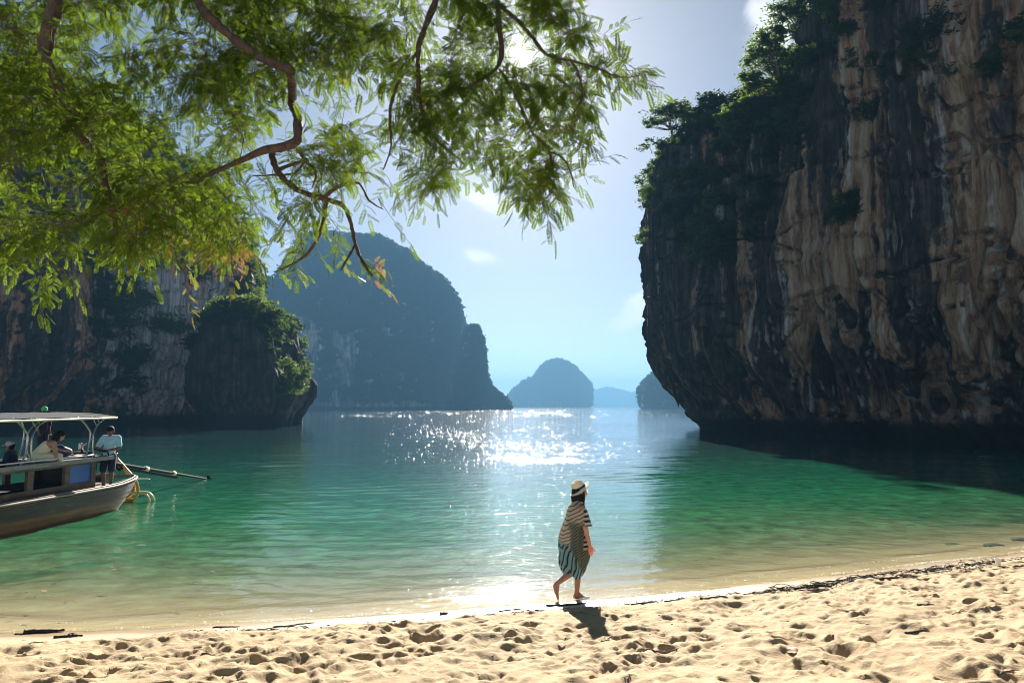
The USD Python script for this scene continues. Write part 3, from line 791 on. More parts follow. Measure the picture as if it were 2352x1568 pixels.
# far forest: one mass per island
def tuft(seed):
    r_ = np.random.default_rng(seed)
    blobs = [((r_.uniform(-.35, .35), r_.uniform(-.35, .35), r_.uniform(-.1, .45)), (r_.uniform(.45, .65),) * 2 + (r_.uniform(.35, .55),)) for _ in range(4)]
    core = trimesh.creation.icosphere(1, .62)
    cv = core.vertices * (1 + .35 * (noise(core.vertices * 2.3 + 5, seed)[:, None] - .5))
    return join([leaf_cards(crown_points(blobs, 170, r_, shell=.7), .24, r_, flat=.6), (cv * (1, 1, .8), core.faces)])


tufts = [(tuft(900 + k), m_forest) for k in range(4)]


def forest(V, n, size, seed, keep, label, parent=None):
    r_ = np.random.default_rng(seed)
    P_, N_ = surface_points(V, n, keep, r_)
    N_[N_[:, 1] > 0] *= 1
    P_ = P_ + N_ * size * .15
    s = size * r_.uniform(.65, 1.45, (n, 1)) * np.array([[1, 1, 1.05]]) * r_.uniform(.85, 1.15, (n, 3))
    o = instancer('forest', tufts, P_, s, quat_z(r_.uniform(0, 6.28, n)), r_.integers(0, 4, n))
    tag(o, label)
    return o


def bare_main(P_, N_):
    """Where the tall island is wooded: everywhere but the bare wall low on its left and thin streaks."""
    q = proj(P_)
    x, y = q[:, 0], q[:, 1]
    n_ = fbm(np.c_[x / 34, y / 130, 0 * x], 3, 77)
    wall = np.exp(-((x - 735) / 75) ** 4) * np.clip((y - 735) / 60, 0, 1)
    wall2 = .9 * np.exp(-((x - 1040) / 14) ** 2) * (y > 800)
    front = N_[:, 1] < .5
    low = y < 934
    return np.where((n_ < .95 - .85 * .95 * np.maximum(wall * (.35 + 1.3 * noise(np.c_[x / 14, y / 90, 0 * x], 78)), wall2)), 1.0, 0.02) * (P_[:, 2] > 1.5) * low


forest(VI1, 7600, 5.2, 910, bare_main, 'dense forest covering the tall hazy island')
forest(VI2, 1500, 3.6, 911, lambda P_, N_: (P_[:, 2] > 1.0) * np.where(P_[:, 2] > 38, .6, 1.0), 'forest on the slim pillar and its low point')
forest(VI3, 2600, 11.0, 912, lambda P_, N_: (P_[:, 2] > 6) * 1.0, 'forest on the distant dome shaped island')
forest(VI4, 1800, 5.5, 913, lambda P_, N_: (P_[:, 2] > 2) * 1.0, 'forest on the island behind the right cliff')
forest(VI5, 1500, 16.0, 914, lambda P_, N_: (P_[:, 2] > 8) * 1.0, 'forest on the pale hills at the horizon')

# jungle on the near cliffs
bushes = [(bush_mesh(920 + k), m_leaf_dark) for k in range(2)] + [(bush_mesh(930 + k), m_leaf) for k in range(3)] + [(bush_mesh(940), m_leaf_lit)]


def jungle(V, n, seed, keep, label, smin, smax, out=.25, lift=0.0):
    r_ = np.random.default_rng(seed)
    P_, N_ = surface_points(V, n, keep, r_)
    P_ = P_ + N_ * out + np.array([0, 0, lift])
    s = r_.uniform(smin, smax, n)
    o = instancer('jungle', bushes, P_, s, quat_z(r_.uniform(0, 6.28, n)), r_.integers(0, 6, n))
    tag(o, label)


def keepR(P_, N_):
    q = proj(P_); x, y = q[:, 0], q[:, 1]
    n_ = fbm(P_ / 3.2, 3, 131)
    zone = .80 * inside([(1490, 300), (1880, 60), (1880, 300), (1790, 470), (1740, 640), (1620, 640), (1560, 560), (1500, 460)], np.c_[x, y])
    zone = np.maximum(zone, 1.0 * inside([(1600, 330), (1800, 250), (1790, 430), (1730, 450), (1640, 480)], np.c_[x, y]))
    zone = np.maximum(zone, .50 * inside([(1860, -50), (1960, -50), (1930, 130), (1880, 250), (1840, 240)], np.c_[x, y]))
    zone = np.maximum(zone, .36 * ((y < 170) & (x > 1900)))
    zone = np.maximum(zone, .25 * ((y < 560) & (x > 1500)))
    topz = (N_[:, 2] > .45) * 1.0
    front = q[:, 2] > 1
    return front * (np.where(n_ < .28 + .42 * zone, 1.0, 0) * (zone > .3) + topz * (P_[:, 2] > 20) * .8) * (P_[:, 1] < 100)


jungle(VR, 2600, 941, keepR, 'dark shrubs and creepers clinging to the upper face of the right cliff', .6, 1.7, out=.1)


def keepL(P_, N_):
    q = proj(P_); x, y = q[:, 0], q[:, 1]
    n_ = fbm(P_ / 4.5, 3, 141)
    up = sstep(690, 560, y + 40 * np.sin(x / 60))
    strip = .8 * np.exp(-((x - 270) / 70) ** 2) * (y > 600) * (y < 930)
    edge = .9 * (x > 545) * (y < 760)
    wall = np.maximum(inside([(340, 760), (430, 640), (520, 650), (470, 800), (400, 950), (350, 940)], np.c_[x, y]), 0)
    zone = np.maximum.reduce([up, strip, edge]) * (1 - wall * .9)
    topz = (N_[:, 2] > .4) * (P_[:, 2] > 15)
    return (q[:, 2] > 1) * (P_[:, 2] > 4) * np.maximum(np.where(n_ < .20 + .55 * zone, 1.0, 0), topz)


jungle(VL, 3200, 942, keepL, 'thick jungle hanging over the left cliff', .9, 2.5, out=.3)
jungle(VI, 190, 943, lambda P_, N_: ((N_[:, 2] > .45) & (P_[:, 2] > 9)) + .10 * ((P_[:, 2] > 7) & (fbm(P_ / 2.5, 2, 151) < .38)), 'low shrubs on the flat top of the dark islet', .7, 1.7, out=.1)


def tree(name, label, cat, base, crown, n, leaf, m, seed, trunk=.12, group=None, shell=.45, limbs=5):
    """A single tree or bush: trunk and crown. base and crown blob centres in metres in the world."""
    r_ = np.random.default_rng(seed)
    base = np.asarray(base, float)
    t = thing(name, label, cat, base, group=group)
    cr = [((np.asarray(c) - base), np.asarray(r)) for c, r in crown]
    mid = np.mean([c for c, _ in cr], 0)
    fork = mid * .45
    parts = [tube(spline([(0, 0, -.4), fork * .5 + r_.normal(size=3) * .12, fork], 7), np.linspace(trunk, trunk * .6, 7), 6)]
    for c, r in cr:
        for _ in range(limbs):
            e = c + r * r_.uniform(-.65, .65, 3)
            mm = fork * .5 + e * .5 + r_.normal(size=3) * .12 * np.linalg.norm(e)
            parts.append(tube(spline([fork * .9, mm, e], 6), np.linspace(trunk * .5, trunk * .08, 6), 5))
    obj('trunk', join(parts), m_bark, t, smooth=True)
    obj('crown', leaf_cards(crown_points(cr, n, r_, shell=shell), leaf, r_), m, t)
    return t


def pxblobs(spec, Y):
    """[(px, py, half width, half height)] in photo measure at distance Y -> blobs in metres."""
    k = Y / 1568.0
    return [(at(x, y, Y + dy), (hw * k, max(hw * k * .8, .35), hh * k)) for x, y, hw, hh, dy in [(*s_, 0)[:5] if len(s_) == 4 else s_ for s_ in spec]]


G1 = None
tree('cliff_tree', 'small open umbrella shaped tree on the outer tip of the right cliff top', 'tree', at(1543, 318, 75.5),
     pxblobs([(1522, 262, 36, 20), (1558, 256, 36, 20), (1498, 282, 22, 13), (1582, 274, 22, 12, 1)], 75.5), 2000, .24, m_leaf, 951, .13)
tree('cliff_shrub', 'sparse sunlit shrub on the rock knob between the two cliff top trees', 'shrub', at(1582, 285, 74.5),
     pxblobs([(1578, 258, 16, 14), (1600, 266, 20, 12)], 74.5), 420, .22, m_leaf_lit, 952, .06)
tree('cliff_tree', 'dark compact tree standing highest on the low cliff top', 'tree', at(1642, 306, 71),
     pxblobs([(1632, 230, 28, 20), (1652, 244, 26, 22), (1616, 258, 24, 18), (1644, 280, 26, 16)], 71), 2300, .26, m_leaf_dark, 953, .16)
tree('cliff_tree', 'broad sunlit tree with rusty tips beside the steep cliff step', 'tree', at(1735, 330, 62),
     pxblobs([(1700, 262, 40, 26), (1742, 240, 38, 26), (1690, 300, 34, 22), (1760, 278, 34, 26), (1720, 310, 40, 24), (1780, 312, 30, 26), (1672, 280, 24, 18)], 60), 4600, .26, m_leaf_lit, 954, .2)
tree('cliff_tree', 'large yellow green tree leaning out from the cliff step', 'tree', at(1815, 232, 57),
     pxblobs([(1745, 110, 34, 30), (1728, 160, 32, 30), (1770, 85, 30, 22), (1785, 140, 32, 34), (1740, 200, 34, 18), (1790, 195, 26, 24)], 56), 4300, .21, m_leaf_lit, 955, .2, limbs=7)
tree('cliff_tree', 'topmost dark green tree overhanging at the upper edge of the picture', 'tree', at(1858, 110, 55),
     pxblobs([(1805, 20, 40, 28), (1850, 30, 36, 34), (1800, 62, 26, 22), (1840, -30, 50, 30)], 55), 3000, .21, m_leaf, 956, .17)
tree('cliff_shrub', 'thin shrub sticking out into the air below the cliff tip', 'shrub', at(1496, 345, 75),
     pxblobs([(1476, 338, 13, 9), (1492, 320, 10, 7)], 75), 160, .2, m_leaf, 957, .04)
tree('cliff_shrub', 'wispy shrub hanging on the sky edge of the right cliff', 'shrub', at(1484, 430, 74.6),
     pxblobs([(1470, 414, 13, 14), (1472, 446, 8, 10)], 74.6), 190, .2, m_leaf, 958, .04)


def face_bush(V, px, py, hw, hh, label, m, seed, n=900, leaf=.2, name='cliff_bush'):
    p = on_face(V, px, py)
    k = np.linalg.norm(p - EYE) / 1568.0
    toward = (EYE - p) / np.linalg.norm(EYE - p)
    r_ = np.random.default_rng(seed)
    cr = []
    for _ in range(5):
        c = p + toward * hw * k * r_.uniform(.2, .7) + RGT * hw * k * r_.uniform(-.6, .6) + np.array([0, 0, 1]) * hh * k * r_.uniform(-.5, .6)
        cr.append((c, (hw * k * .5, hw * k * .42, hh * k * .45)))
    return tree(name, label, 'bush', p - toward * .3, cr, n, leaf, m, seed, .08, limbs=2)


face_bush(VR, 1655, 560, 75, 52, 'wide green bush on a ledge halfway up the right cliff', m_leaf, 961, 2600, .24)
face_bush(VR, 1935, 492, 42, 40, 'round green bush alone in the middle of the streaked cliff wall', m_leaf, 962, 1300, .17)
face_bush(VR, 1915, 690, 15, 17, 'tiny tuft of leaves on the dark lower cliff wall', m_leaf, 963, 240, .13)
face_bush(VR, 1540, 420, 34, 16, 'pale green creeper high on the dark outer end of the cliff', m_leaf, 964, 420, .2)
face_bush(VR, 2130, 85, 60, 50, 'dark bush high on the pale striped wall', m_leaf_dark, 965, 1300, .16)
face_bush(VL, 285, 690, 80, 62, 'bright bush bulging from the wall left of the streaks', m_leaf_lit, 966, 2600, .30)
face_bush(VL, 315, 830, 32, 70, 'hanging strip of leaves down the edge of the streaked wall', m_leaf, 967, 1100, .26)
face_bush(VL, 400, 742, 66, 28, 'flat spreading bush in front of the orange streaks', m_leaf_lit, 968, 1300, .28)
face_bush(VL, 585, 600, 36, 50, 'leafy tree edge against the sky at the end of the left cliff', m_leaf, 969, 1900, .30, 'cliff_tree')
face_bush(VL, 572, 680, 36, 40, 'dense green tree below the sky edge of the left cliff', m_leaf, 970, 1700, .30, 'cliff_tree')
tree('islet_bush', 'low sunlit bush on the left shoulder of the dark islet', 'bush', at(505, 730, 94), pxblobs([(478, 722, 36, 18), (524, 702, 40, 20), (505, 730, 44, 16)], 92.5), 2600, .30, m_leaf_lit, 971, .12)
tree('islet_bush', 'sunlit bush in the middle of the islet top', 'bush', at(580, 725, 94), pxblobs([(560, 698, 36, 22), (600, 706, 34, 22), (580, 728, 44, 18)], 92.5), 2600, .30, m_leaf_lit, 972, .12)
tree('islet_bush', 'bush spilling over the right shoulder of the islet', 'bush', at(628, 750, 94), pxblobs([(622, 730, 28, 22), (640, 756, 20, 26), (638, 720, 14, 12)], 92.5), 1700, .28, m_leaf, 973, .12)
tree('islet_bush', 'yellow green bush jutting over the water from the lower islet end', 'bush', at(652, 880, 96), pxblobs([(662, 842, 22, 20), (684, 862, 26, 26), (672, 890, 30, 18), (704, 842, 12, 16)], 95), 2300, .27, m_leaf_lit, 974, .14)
# ------------------------------------------------------------------ the tree that hangs over the beach
m_pinna = leaf_look('feather_leaf_look', (.020, .050, .007), (.095, .130, .016), (.26, .39, .028), fac=.5, rough=.75, spec=.08)
m_young = leaf_look('young_leaf_look', (.22, .085, .045), (.34, .22, .055), (.50, .26, .09), fac=.5, rough=.45)
m_yellow = leaf_look('yellow_leaf_look', (.14, .15, .025), (.24, .23, .045), (.42, .40, .06), fac=.5, rough=.7, spec=.08)


def pinnate(n=12, L=1.0, w=.20, seed=0, droop=.16):
    """A feather leaf along +x, leaflets in the xy plane, face up; length L."""
    r_ = np.random.default_rng(seed)
    V, F = [], []
    def quad(a, b, c, d):
        k = len(V); V.extend([a, b, c, d]); F.extend([[k, k + 1, k + 2], [k, k + 2, k + 3]])
    z = lambda x: -droop * x * x
    P_ = np.linspace(0, L, 6)
    for a, b in zip(P_[:-1], P_[1:]):
        quad((a, -.009, z(a)), (b, -.007, z(b)), (b, .007, z(b)), (a, .009, z(a)))
    for i in range(n):
        x = L * (.10 + .90 * i / (n - 1))
        prof = w * (.62 + .38 * math.sin(math.pi * min(1, .12 + .86 * i / (n - 1)))) * r_.uniform(.88, 1.1)
        for s_ in (-1, 1):
            ax = .30 + r_.normal() * .08
            d = np.array([ax, s_ * 1.0, -.10 + r_.normal() * .10]); d /= np.linalg.norm(d)
            p = np.array([x, 0, z(x)])
            t = np.array([1, -s_ * ax, 0]) / math.hypot(1, ax) * .048
            quad(p, p + d * prof * .5 + t, p + d * prof, p + d * prof * .5 - t)
    return np.array(V), np.array(F)


LEAFS = [pinnate(9 + k, seed=k, droop=.05 + .09 * k, w=.20 + .014 * k) for k in range(4)]
TREE = thing('overhanging_tree', 'feather leaved tree hanging its branches over the beach, sun shining through', 'tree', (0, 0, 0))


def limb_pts(spec, n=None):
    p = np.array([np.r_[at(x, y, Y), r * Y / 1568.0 / 2.6] for x, y, Y, r in spec])
    return spline(p, n or 6 * len(spec))


trunk_top = np.array([-6.2, 4.6, 7.2])
tr = spline(np.array([(-9.2, 3.0, sand_z(-8.9, 3.0) - .3, .34), (-8.9, 3.3, 2.6, .27), (-8.0, 3.9, 5.0, .22), (*trunk_top, .17)]), 26)
LIMBS = {   # px, py, distance, width
    'trunk': tr,
    'limb': np.vstack([spline(np.array([(*trunk_top, .15), (-5.3, 5.6, 7.35, .12), (*at(128, -60, 5.85), .11)]), 10)[:-1], limb_pts([(128, -60, 5.85, 50), (128, 0, 5.85, 46), (112, 80, 5.85, 46), (102, 130, 5.85, 34), (130, 190, 5.95, 30), (160, 262, 6.05, 28), (188, 318, 6.15, 26), (234, 366, 6.25, 26), (240, 430, 6.35, 24), (262, 505, 6.55, 16), (268, 560, 6.65, 8)])]),
    'limb_001': np.vstack([spline(np.array([(-5.3, 5.6, 7.35, .11), (-4.2, 6.1, 7.5, .09), (*at(430, -60, 5.65), .075)]), 10)[:-1], limb_pts([(430, -60, 5.65, 32), (455, 8, 5.65, 30), (505, 55, 5.65, 28), (565, 112, 5.65, 28), (625, 142, 5.65, 28), (672, 160, 5.65, 28), (668, 235, 6.45, 27), (686, 318, 5.75, 26), (655, 336, 5.75, 26), (620, 342, 5.75, 24), (560, 366, 5.85, 17), (500, 392, 5.95, 14), (440, 420, 6.05, 9), (415, 418, 6.05, 6)])]),
    'branch': limb_pts([(622, 345, 6.5, 20), (634, 388, 6.45, 19), (668, 425, 6.4, 18), (705, 444, 6.4, 17), (752, 457, 6.35, 17), (790, 472, 6.35, 14), (803, 500, 6.35, 12), (816, 560, 6.35, 11), (834, 600, 6.3, 9), (856, 634, 6.3, 6)]),
    'branch_001': limb_pts([(750, 457, 6.35, 13), (744, 500, 6.35, 12), (728, 550, 6.35, 10), (700, 588, 6.35, 8), (660, 612, 6.4, 5), (630, 625, 6.4, 3)]),
    'branch_002': limb_pts([(746, 455, 6.35, 12), (790, 424, 6.3, 11), (822, 420, 6.3, 8), (846, 458, 6.3, 6), (880, 480, 6.3, 3)]),
    'branch_003': limb_pts([(816, 560, 6.35, 8), (800, 592, 6.35, 7), (782, 622, 6.35, 5)]),
    'branch_004': limb_pts([(684, 340, 6.5, 12), (704, 372, 6.6, 10), (724, 398, 6.6, 8), (716, 430, 6.6, 4)]),
    'branch_005': limb_pts([(640, 390, 6.45, 12), (676, 376, 6.5, 9), (700, 370, 6.5, 8), (672, 400, 6.5, 7), (640, 402, 6.5, 6), (580, 404, 6.6, 4)]),
    'limb_002': np.vstack([spline(np.array([(-5.3, 5.6, 7.35, .085), (-3.4, 6.4, 8.0, .075), (*at(1010, -70, 6.0), .045)]), 12)[:-1], limb_pts([(1010, -70, 6.0, 22), (1000, 0, 6.0, 20), (978, 60, 6.0, 18), (960, 118, 6.0, 17), (962, 200, 6.0, 14), (972, 262, 6.05, 13), (1000, 318, 6.1, 10), (1038, 352, 6.1, 7), (1070, 380, 6.1, 4)])]),
    'branch_006': limb_pts([(958, 120, 6.0, 12), (930, 165, 6.1, 11), (905, 215, 6.2, 10), (895, 270, 6.3, 9), (898, 330, 6.3, 6), (880, 390, 6.3, 4)]),
    'limb_003': np.vstack([spline(np.array([(-3.4, 6.4, 8.0, .06), (-1.8, 6.2, 7.9, .05), (*at(1135, -70, 5.7), .036)]), 10)[:-1], limb_pts([(1135, -70, 5.7, 20), (1140, 0, 5.7, 19), (1146, 60, 5.7, 17), (1150, 130, 5.7, 15), (1132, 165, 5.7, 13), (1096, 188, 5.75, 9), (1060, 210, 5.8, 6)])]),
    'branch_007': limb_pts([(1142, 10, 5.7, 13), (1190, 50, 5.6, 12), (1226, 92, 5.5, 11), (1262, 130, 5.4, 10), (1310, 140, 5.3, 8), (1375, 158, 5.2, 6), (1430, 178, 5.1, 4), (1470, 172, 5.1, 3)]),
    'branch_008': limb_pts([(1310, 140, 5.3, 8), (1328, 170, 5.3, 8), (1338, 220, 5.3, 8), (1318, 262, 5.3, 7), (1310, 300, 5.3, 4)]),
    'branch_009': limb_pts([(1146, 160, 5.7, 10), (1190, 230, 5.6, 9), (1222, 300, 5.5, 8), (1262, 350, 5.5, 7), (1272, 420, 5.45, 5), (1240, 470, 5.45, 3)]),
    'branch_010': limb_pts([(1262, 350, 5.5, 6), (1300, 372, 5.4, 5), (1318, 430, 5.4, 3)]),
}
m_limb = noisy('limb_bark_look', (.035, .022, .016), (.12, .075, .05), scale=16, rough=.85, bump=.015, stretch=(1, 1, .5))
nodes_, rads_ = [], []
_counts = {}
for k, p in LIMBS.items():
    q = p.copy()
    j = (fbm(np.c_[q[:, 0] * 3, q[:, 2] * 3, q[:, 1] * 3], 2, 61)[:, None] - .5) * np.minimum(.05, q[:, 3:4] * 1.2)
    q[:, :3] += j
    q[:, 3] *= .88 + .3 * noise(q[:, :3] * 7, 62)
    q = np.array(spline(q, len(q) * 3))
    v, f = tube(q[:, :3], q[:, 3], 9)
    v = v + (noise(v * 24, 63)[:, None] - .5) * .012
    obj(k.split('_')[0], (v, f), m_limb, TREE, smooth=True)
    nodes_.append(q[::2, :3]); rads_.append(q[::2, 3])
nodes_ = list(np.vstack(nodes_)); rads_ = list(np.concatenate(rads_))

OUT = [(-90, -90), (1322, -90), (1318, 40), (1345, 75), (1395, 62), (1410, 105), (1440, 145), (1492, 176), (1440, 182), (1372, 182), (1345, 215), (1362, 250), (1352, 300), (1328, 330), (1352, 400), (1326, 458),
       (1250, 488), (1205, 470), (1195, 420), (1170, 378), (1130, 350), (1090, 330), (1060, 395), (1020, 412), (960, 436), (925, 480), (880, 530), (835, 560), (800, 520), (770, 545), (735, 560), (700, 605), (640, 625),
       (622, 600), (640, 560), (620, 520), (600, 530), (585, 480), (568, 500), (560, 580), (500, 600), (470, 668), (425, 668), (372, 580), (300, 600), (240, 580), (160, 628), (110, 642), (95, 682), (62, 640), (0, 600), (-90, 600)]
HOLES = [(600, 445, 34, 44, .97), (150, 372, 62, 42, .97), (60, 395, 50, 30, .7), (200, 430, 36, 40, .6), (520, 200, 30, 22, .7), (665, 435, 42, 22, .75), (860, 505, 40, 30, .5), (690, 530, 40, 40, .5), (575, 415, 30, 20, .9), (470, 60, 50, 30, .5),
         (780, 520, 45, 40, .6), (1090, 240, 40, 30, .35), (905, 90, 30, 40, .45), (300, 90, 60, 40, .35), (1165, 290, 25, 60, .55), (1290, 230, 30, 30, .4), (860, 180, 40, 25, .4), (760, 250, 30, 40, .35), (1060, 60, 20, 40, .4), (545, 455, 28, 40, .7),
         (1195, 117, 56, 46, 1.0), (620, 205, 40, 35, .45), (420, 520, 30, 30, .4)]
r4 = np.random.default_rng(404)
SP = []
while len(SP) < 3300:
    x, y = r4.uniform(-90, 1495), r4.uniform(-90, 690)
    if not inside(OUT, np.array([[x, y]]))[0]:
        continue
    keep = 1.0
    for hx, hy, rx, ry, s_ in HOLES:
        d = ((x - hx) / rx) ** 2 + ((y - hy) / ry) ** 2
        keep *= 1 - s_ * math.exp(-d * d * .8)
    n_ = float(fbm(np.array([[x / 78, y / 58, 1.0]]), 3, 64)[0])
    keep *= float(sstep(.41, .52, n_)) * .96 + .04
    if x > 590 and y > 410 and x < 950:
        keep *= .55
    if r4.random() > keep:
        continue
    yb = 6.5 - .9 * sstep(800, 1300, x)
    Y = yb + (r4.beta(1.6, 1.6) - .42) * (3.0 if x < 900 else 1.9)
    SP.append(np.r_[at(x, y, Y), x, y])
SP = np.array(SP)
from scipy.spatial import cKDTree
d0, _ = cKDTree(np.array(nodes_)).query(SP[:, :3])
twigs, sprays = [], []
tree_ = cKDTree(np.array(nodes_)); pend = 0
for i in np.argsort(d0):
    p = SP[i, :3]
    if pend > 40:
        tree_ = cKDTree(np.array(nodes_)); pend = 0
    dist, j = tree_.query(p)
    a = np.array(nodes_[j]); ra = rads_[j]
    L_ = np.linalg.norm(p - a)
    side = r4.normal(size=3) * .16 * L_ + np.array([0, 0, .10 * L_])
    c = spline([a, a * .65 + p * .35 + side, a * .3 + p * .7 + side * .6 + r4.normal(size=3) * .05 * L_, p], max(4, int(L_ / .07) + 3))
    r0 = min(ra * .6, .004 + .005 * L_)
    rr = np.linspace(max(r0, .0036), .0026, len(c))
    twigs.append(tube(c, rr, 4, caps=False))
    for q_, r_ in zip(c[1:], rr[1:]):
        nodes_.append(q_); rads_.append(r_)
    pend += len(c)
    t = c[-1] - c[-2]; t /= np.linalg.norm(t) + 1e-9
    out = t * .8 + r4.normal(size=3) * .35 + np.array([0, -.05, -.22])
    sprays.append((p, out / np.linalg.norm(out), SP[i, 3], SP[i, 4]))
LP, LR, LS, LC = [], [], [], []
YOUNG = [(430, 655, 34), (455, 600, 26), (548, 572, 22), (470, 560, 24), (800, 628, 28), (862, 650, 26), (860, 618, 20), (1310, 465, 26), (1215, 488, 24), (390, 560, 20), (575, 610, 18), (760, 150, 10), (330, 480, 18), (470, 525, 22)]
# a few sprays exactly at the tips of the low branches
for px, py, Y in [(838, 604, 6.3), (852, 636, 6.3), (790, 612, 6.35), (826, 590, 6.3), (640, 622, 6.4), (668, 606, 6.4), (858, 600, 6.3), (1466, 172, 5.1), (1440, 176, 5.1), (1405, 166, 5.15), (1385, 130, 5.2), (1392, 95, 5.2), (1372, 150, 5.2), (1345, 235, 5.3), (1330, 315, 5.3)]:
    sprays.append((at(px, py, Y), np.array([.6, 0, -.35]), px, py))
for p, t, sx, sy in sprays:
    L_ = r4.uniform(.18, .36)
    sag = np.array([0, 0, -.5])
    n_l = r4.integers(5, 9)
    c = np.array([p + t * L_ * s_ + sag * (L_ * s_) ** 2 * .8 for s_ in np.linspace(0, 1, 5)])
    twigs.append(tube(c, np.linspace(.0022, .0012, 5), 3, caps=False))
    ax = np.cross(t, [0, 0, 1.0]); ax /= np.linalg.norm(ax) + 1e-9
    if r4.random() < .3:
        ax = ax * .5 + np.array([0, 0, 1]) * .8 * r4.choice([-1, 1]); ax /= np.linalg.norm(ax)
    yd = min([math.hypot(sx - a, sy - b) / c_ for a, b, c_ in YOUNG])
    for k in range(n_l):
        s_ = (k + .6) / n_l
        q_ = p + t * L_ * s_ + sag * (L_ * s_) ** 2 * .8
        sd = (-1) ** k if k < n_l - 1 else 0
        d = t * (.55 + .5 * (sd == 0)) + ax * sd * .95 + np.array([0, 0, -.28]) + r4.normal(size=3) * .18
        d /= np.linalg.norm(d)
        up = np.array([0, 0, 1.0]) + r4.normal(size=3) * .45
        yv = np.cross(up, d); yv /= np.linalg.norm(yv) + 1e-9
        zv = np.cross(d, yv)
        LP.append(q_); LR.append(np.stack([d, yv, zv], 1)); LS.append(r4.uniform(.092, .150) * (.75 if yd < 1 else 1))
        LC.append(2 if yd < 1 and r4.random() < .45 else 1 if yd < 1.25 and r4.random() < .75 else 0)
LP, LR, LS, LC = np.array(LP), np.array(LR), np.array(LS), np.array(LC)
_q = proj(LP + LR[:, :, 0] * LS[:, None] * .5)
_ds = np.hypot(_q[:, 0] - 1193, _q[:, 1] - 118)
_keep = r4.random(len(LP)) > np.clip(1.25 - _ds / 62, 0, 1)      # the gap in the leaves where the sun comes through
LP, LR, LS, LC = LP[_keep], LR[_keep], LS[_keep], LC[_keep]
tag(obj('twigs', join(twigs), m_limb, TREE, smooth=False), kind='stuff')
q = proj(LP)
vis = (q[:, 0] > 0) & (q[:, 0] < 2352) & (q[:, 1] > 0)
big = np.argsort(np.where(vis, -LS / q[:, 2], 0))[:300]
single = np.zeros(len(LP), bool); single[big] = True
kinds = r4.integers(0, 4, len(LP))
mats_ = [m_pinna, m_yellow, m_young]
for i in big:
    v, f = LEAFS[kinds[i]]
    obj('leaf', ((v * LS[i]) @ LR[i].T + LP[i], f), mats_[LC[i]], TREE)
rest = ~single
protos = [(LEAFS[k], m_) for m_ in mats_ for k in range(4)]
instancer('foliage', protos, LP[rest], LS[rest], quat_from_mats(LR[rest]), (LC * 4 + kinds)[rest], parent=TREE)
# bare grey twigs in the dark gap by the left limb
dead = []
for (x0, y0), n_ in (((178, 402), 5), ((120, 392), 4)):
    a = at(x0, y0, 6.9)
    for _ in range(n_):
        c = [a]
        d = np.array([r4.normal() * .6, r4.normal() * .3, -.5 + r4.normal() * .3])
        for _k in range(6):
            d = d + r4.normal(size=3) * .22; d /= np.linalg.norm(d)
            c.append(c[-1] + d * r4.uniform(.03, .06))
        dead.append(tube(c, np.linspace(.0055, .0015, 7), 4, caps=False))
        for _k in range(3):
            b0 = c[r4.integers(2, 6)]; e = b0 + r4.normal(size=3) * .09 + np.array([0, 0, -.05])
            dead.append(tube([b0, (b0 + e) / 2 + r4.normal(size=3) * .015, e], [.003, .002, .001], 3, caps=False))
tag(obj('dead_twigs', join(dead), noisy('dead_wood_look', (.25, .23, .21), (.42, .40, .37), rough=.9), TREE), kind='stuff')
# ------------------------------------------------------------------ figures
import manifold3d as m3


def hull(balls):
    return m3.Manifold.batch_hull([m3.Manifold.sphere(float(r), 14).translate([float(c) for c in p]) for p, r in balls])


def solid(hulls, edge=.02, smooth_it=8):
    """Hulls joined into one smooth closed surface."""
    m = m3.Manifold.batch_boolean(hulls, m3.OpType.Add).refine_to_length(edge).to_mesh()
    t = trimesh.Trimesh(m.vert_properties[:, :3], m.tri_verts, process=True)
    trimesh.smoothing.filter_taubin(t, lamb=.5, nu=.53, iterations=smooth_it)
    return t.vertices, t.faces


def unit(v):
    v = np.asarray(v, float)
    return v / (np.linalg.norm(v) + 1e-12)


def hand(w, d, n, s_, curl=.35, k=1.0):
    """Palm, four fingers and a thumb. w wrist, d finger direction, n palm side, s_ +1/-1: which way the thumb lies."""
    w, d, n = np.asarray(w, float), unit(d), unit(n)
    n = unit(n - d * (n @ d)); u = np.cross(d, n) * s_
    H = [hull([(w, .021 * k), (w + d * .03 * k + u * .022 * k, .014 * k), (w + d * .03 * k - u * .022 * k, .014 * k), (w + d * .085 * k + u * .027 * k, .011 * k), (w + d * .082 * k - u * .028 * k, .010 * k)])]
    for o, L in ((.028, .066), (.010, .074), (-.009, .070), (-.027, .055)):
        p = w + d * .08 * k + u * o * k; dd, r = d.copy(), .0088 * k
        for j, f in enumerate((.46, .31, .23)):
            c_ = curl * (1 + .25 * j) * (1 + .3 * (o < 0))
            dd = unit(dd * math.cos(c_) + n * math.sin(c_)); e = p + dd * L * f * k
            H.append(hull([(p, r), (e, r * .9)])); p, r = e, r * .9
    p = w + d * .028 * k + u * .024 * k; dd = unit(d * .75 + u * .6 + n * .25); r = .0105 * k
    for f in (.036, .028, .022):
        e = p + dd * f * k; H.append(hull([(p, r), (e, r * .88)])); p, r = e, r * .9
        dd = unit(dd * .9 + d * .35 + n * .12)
    return H


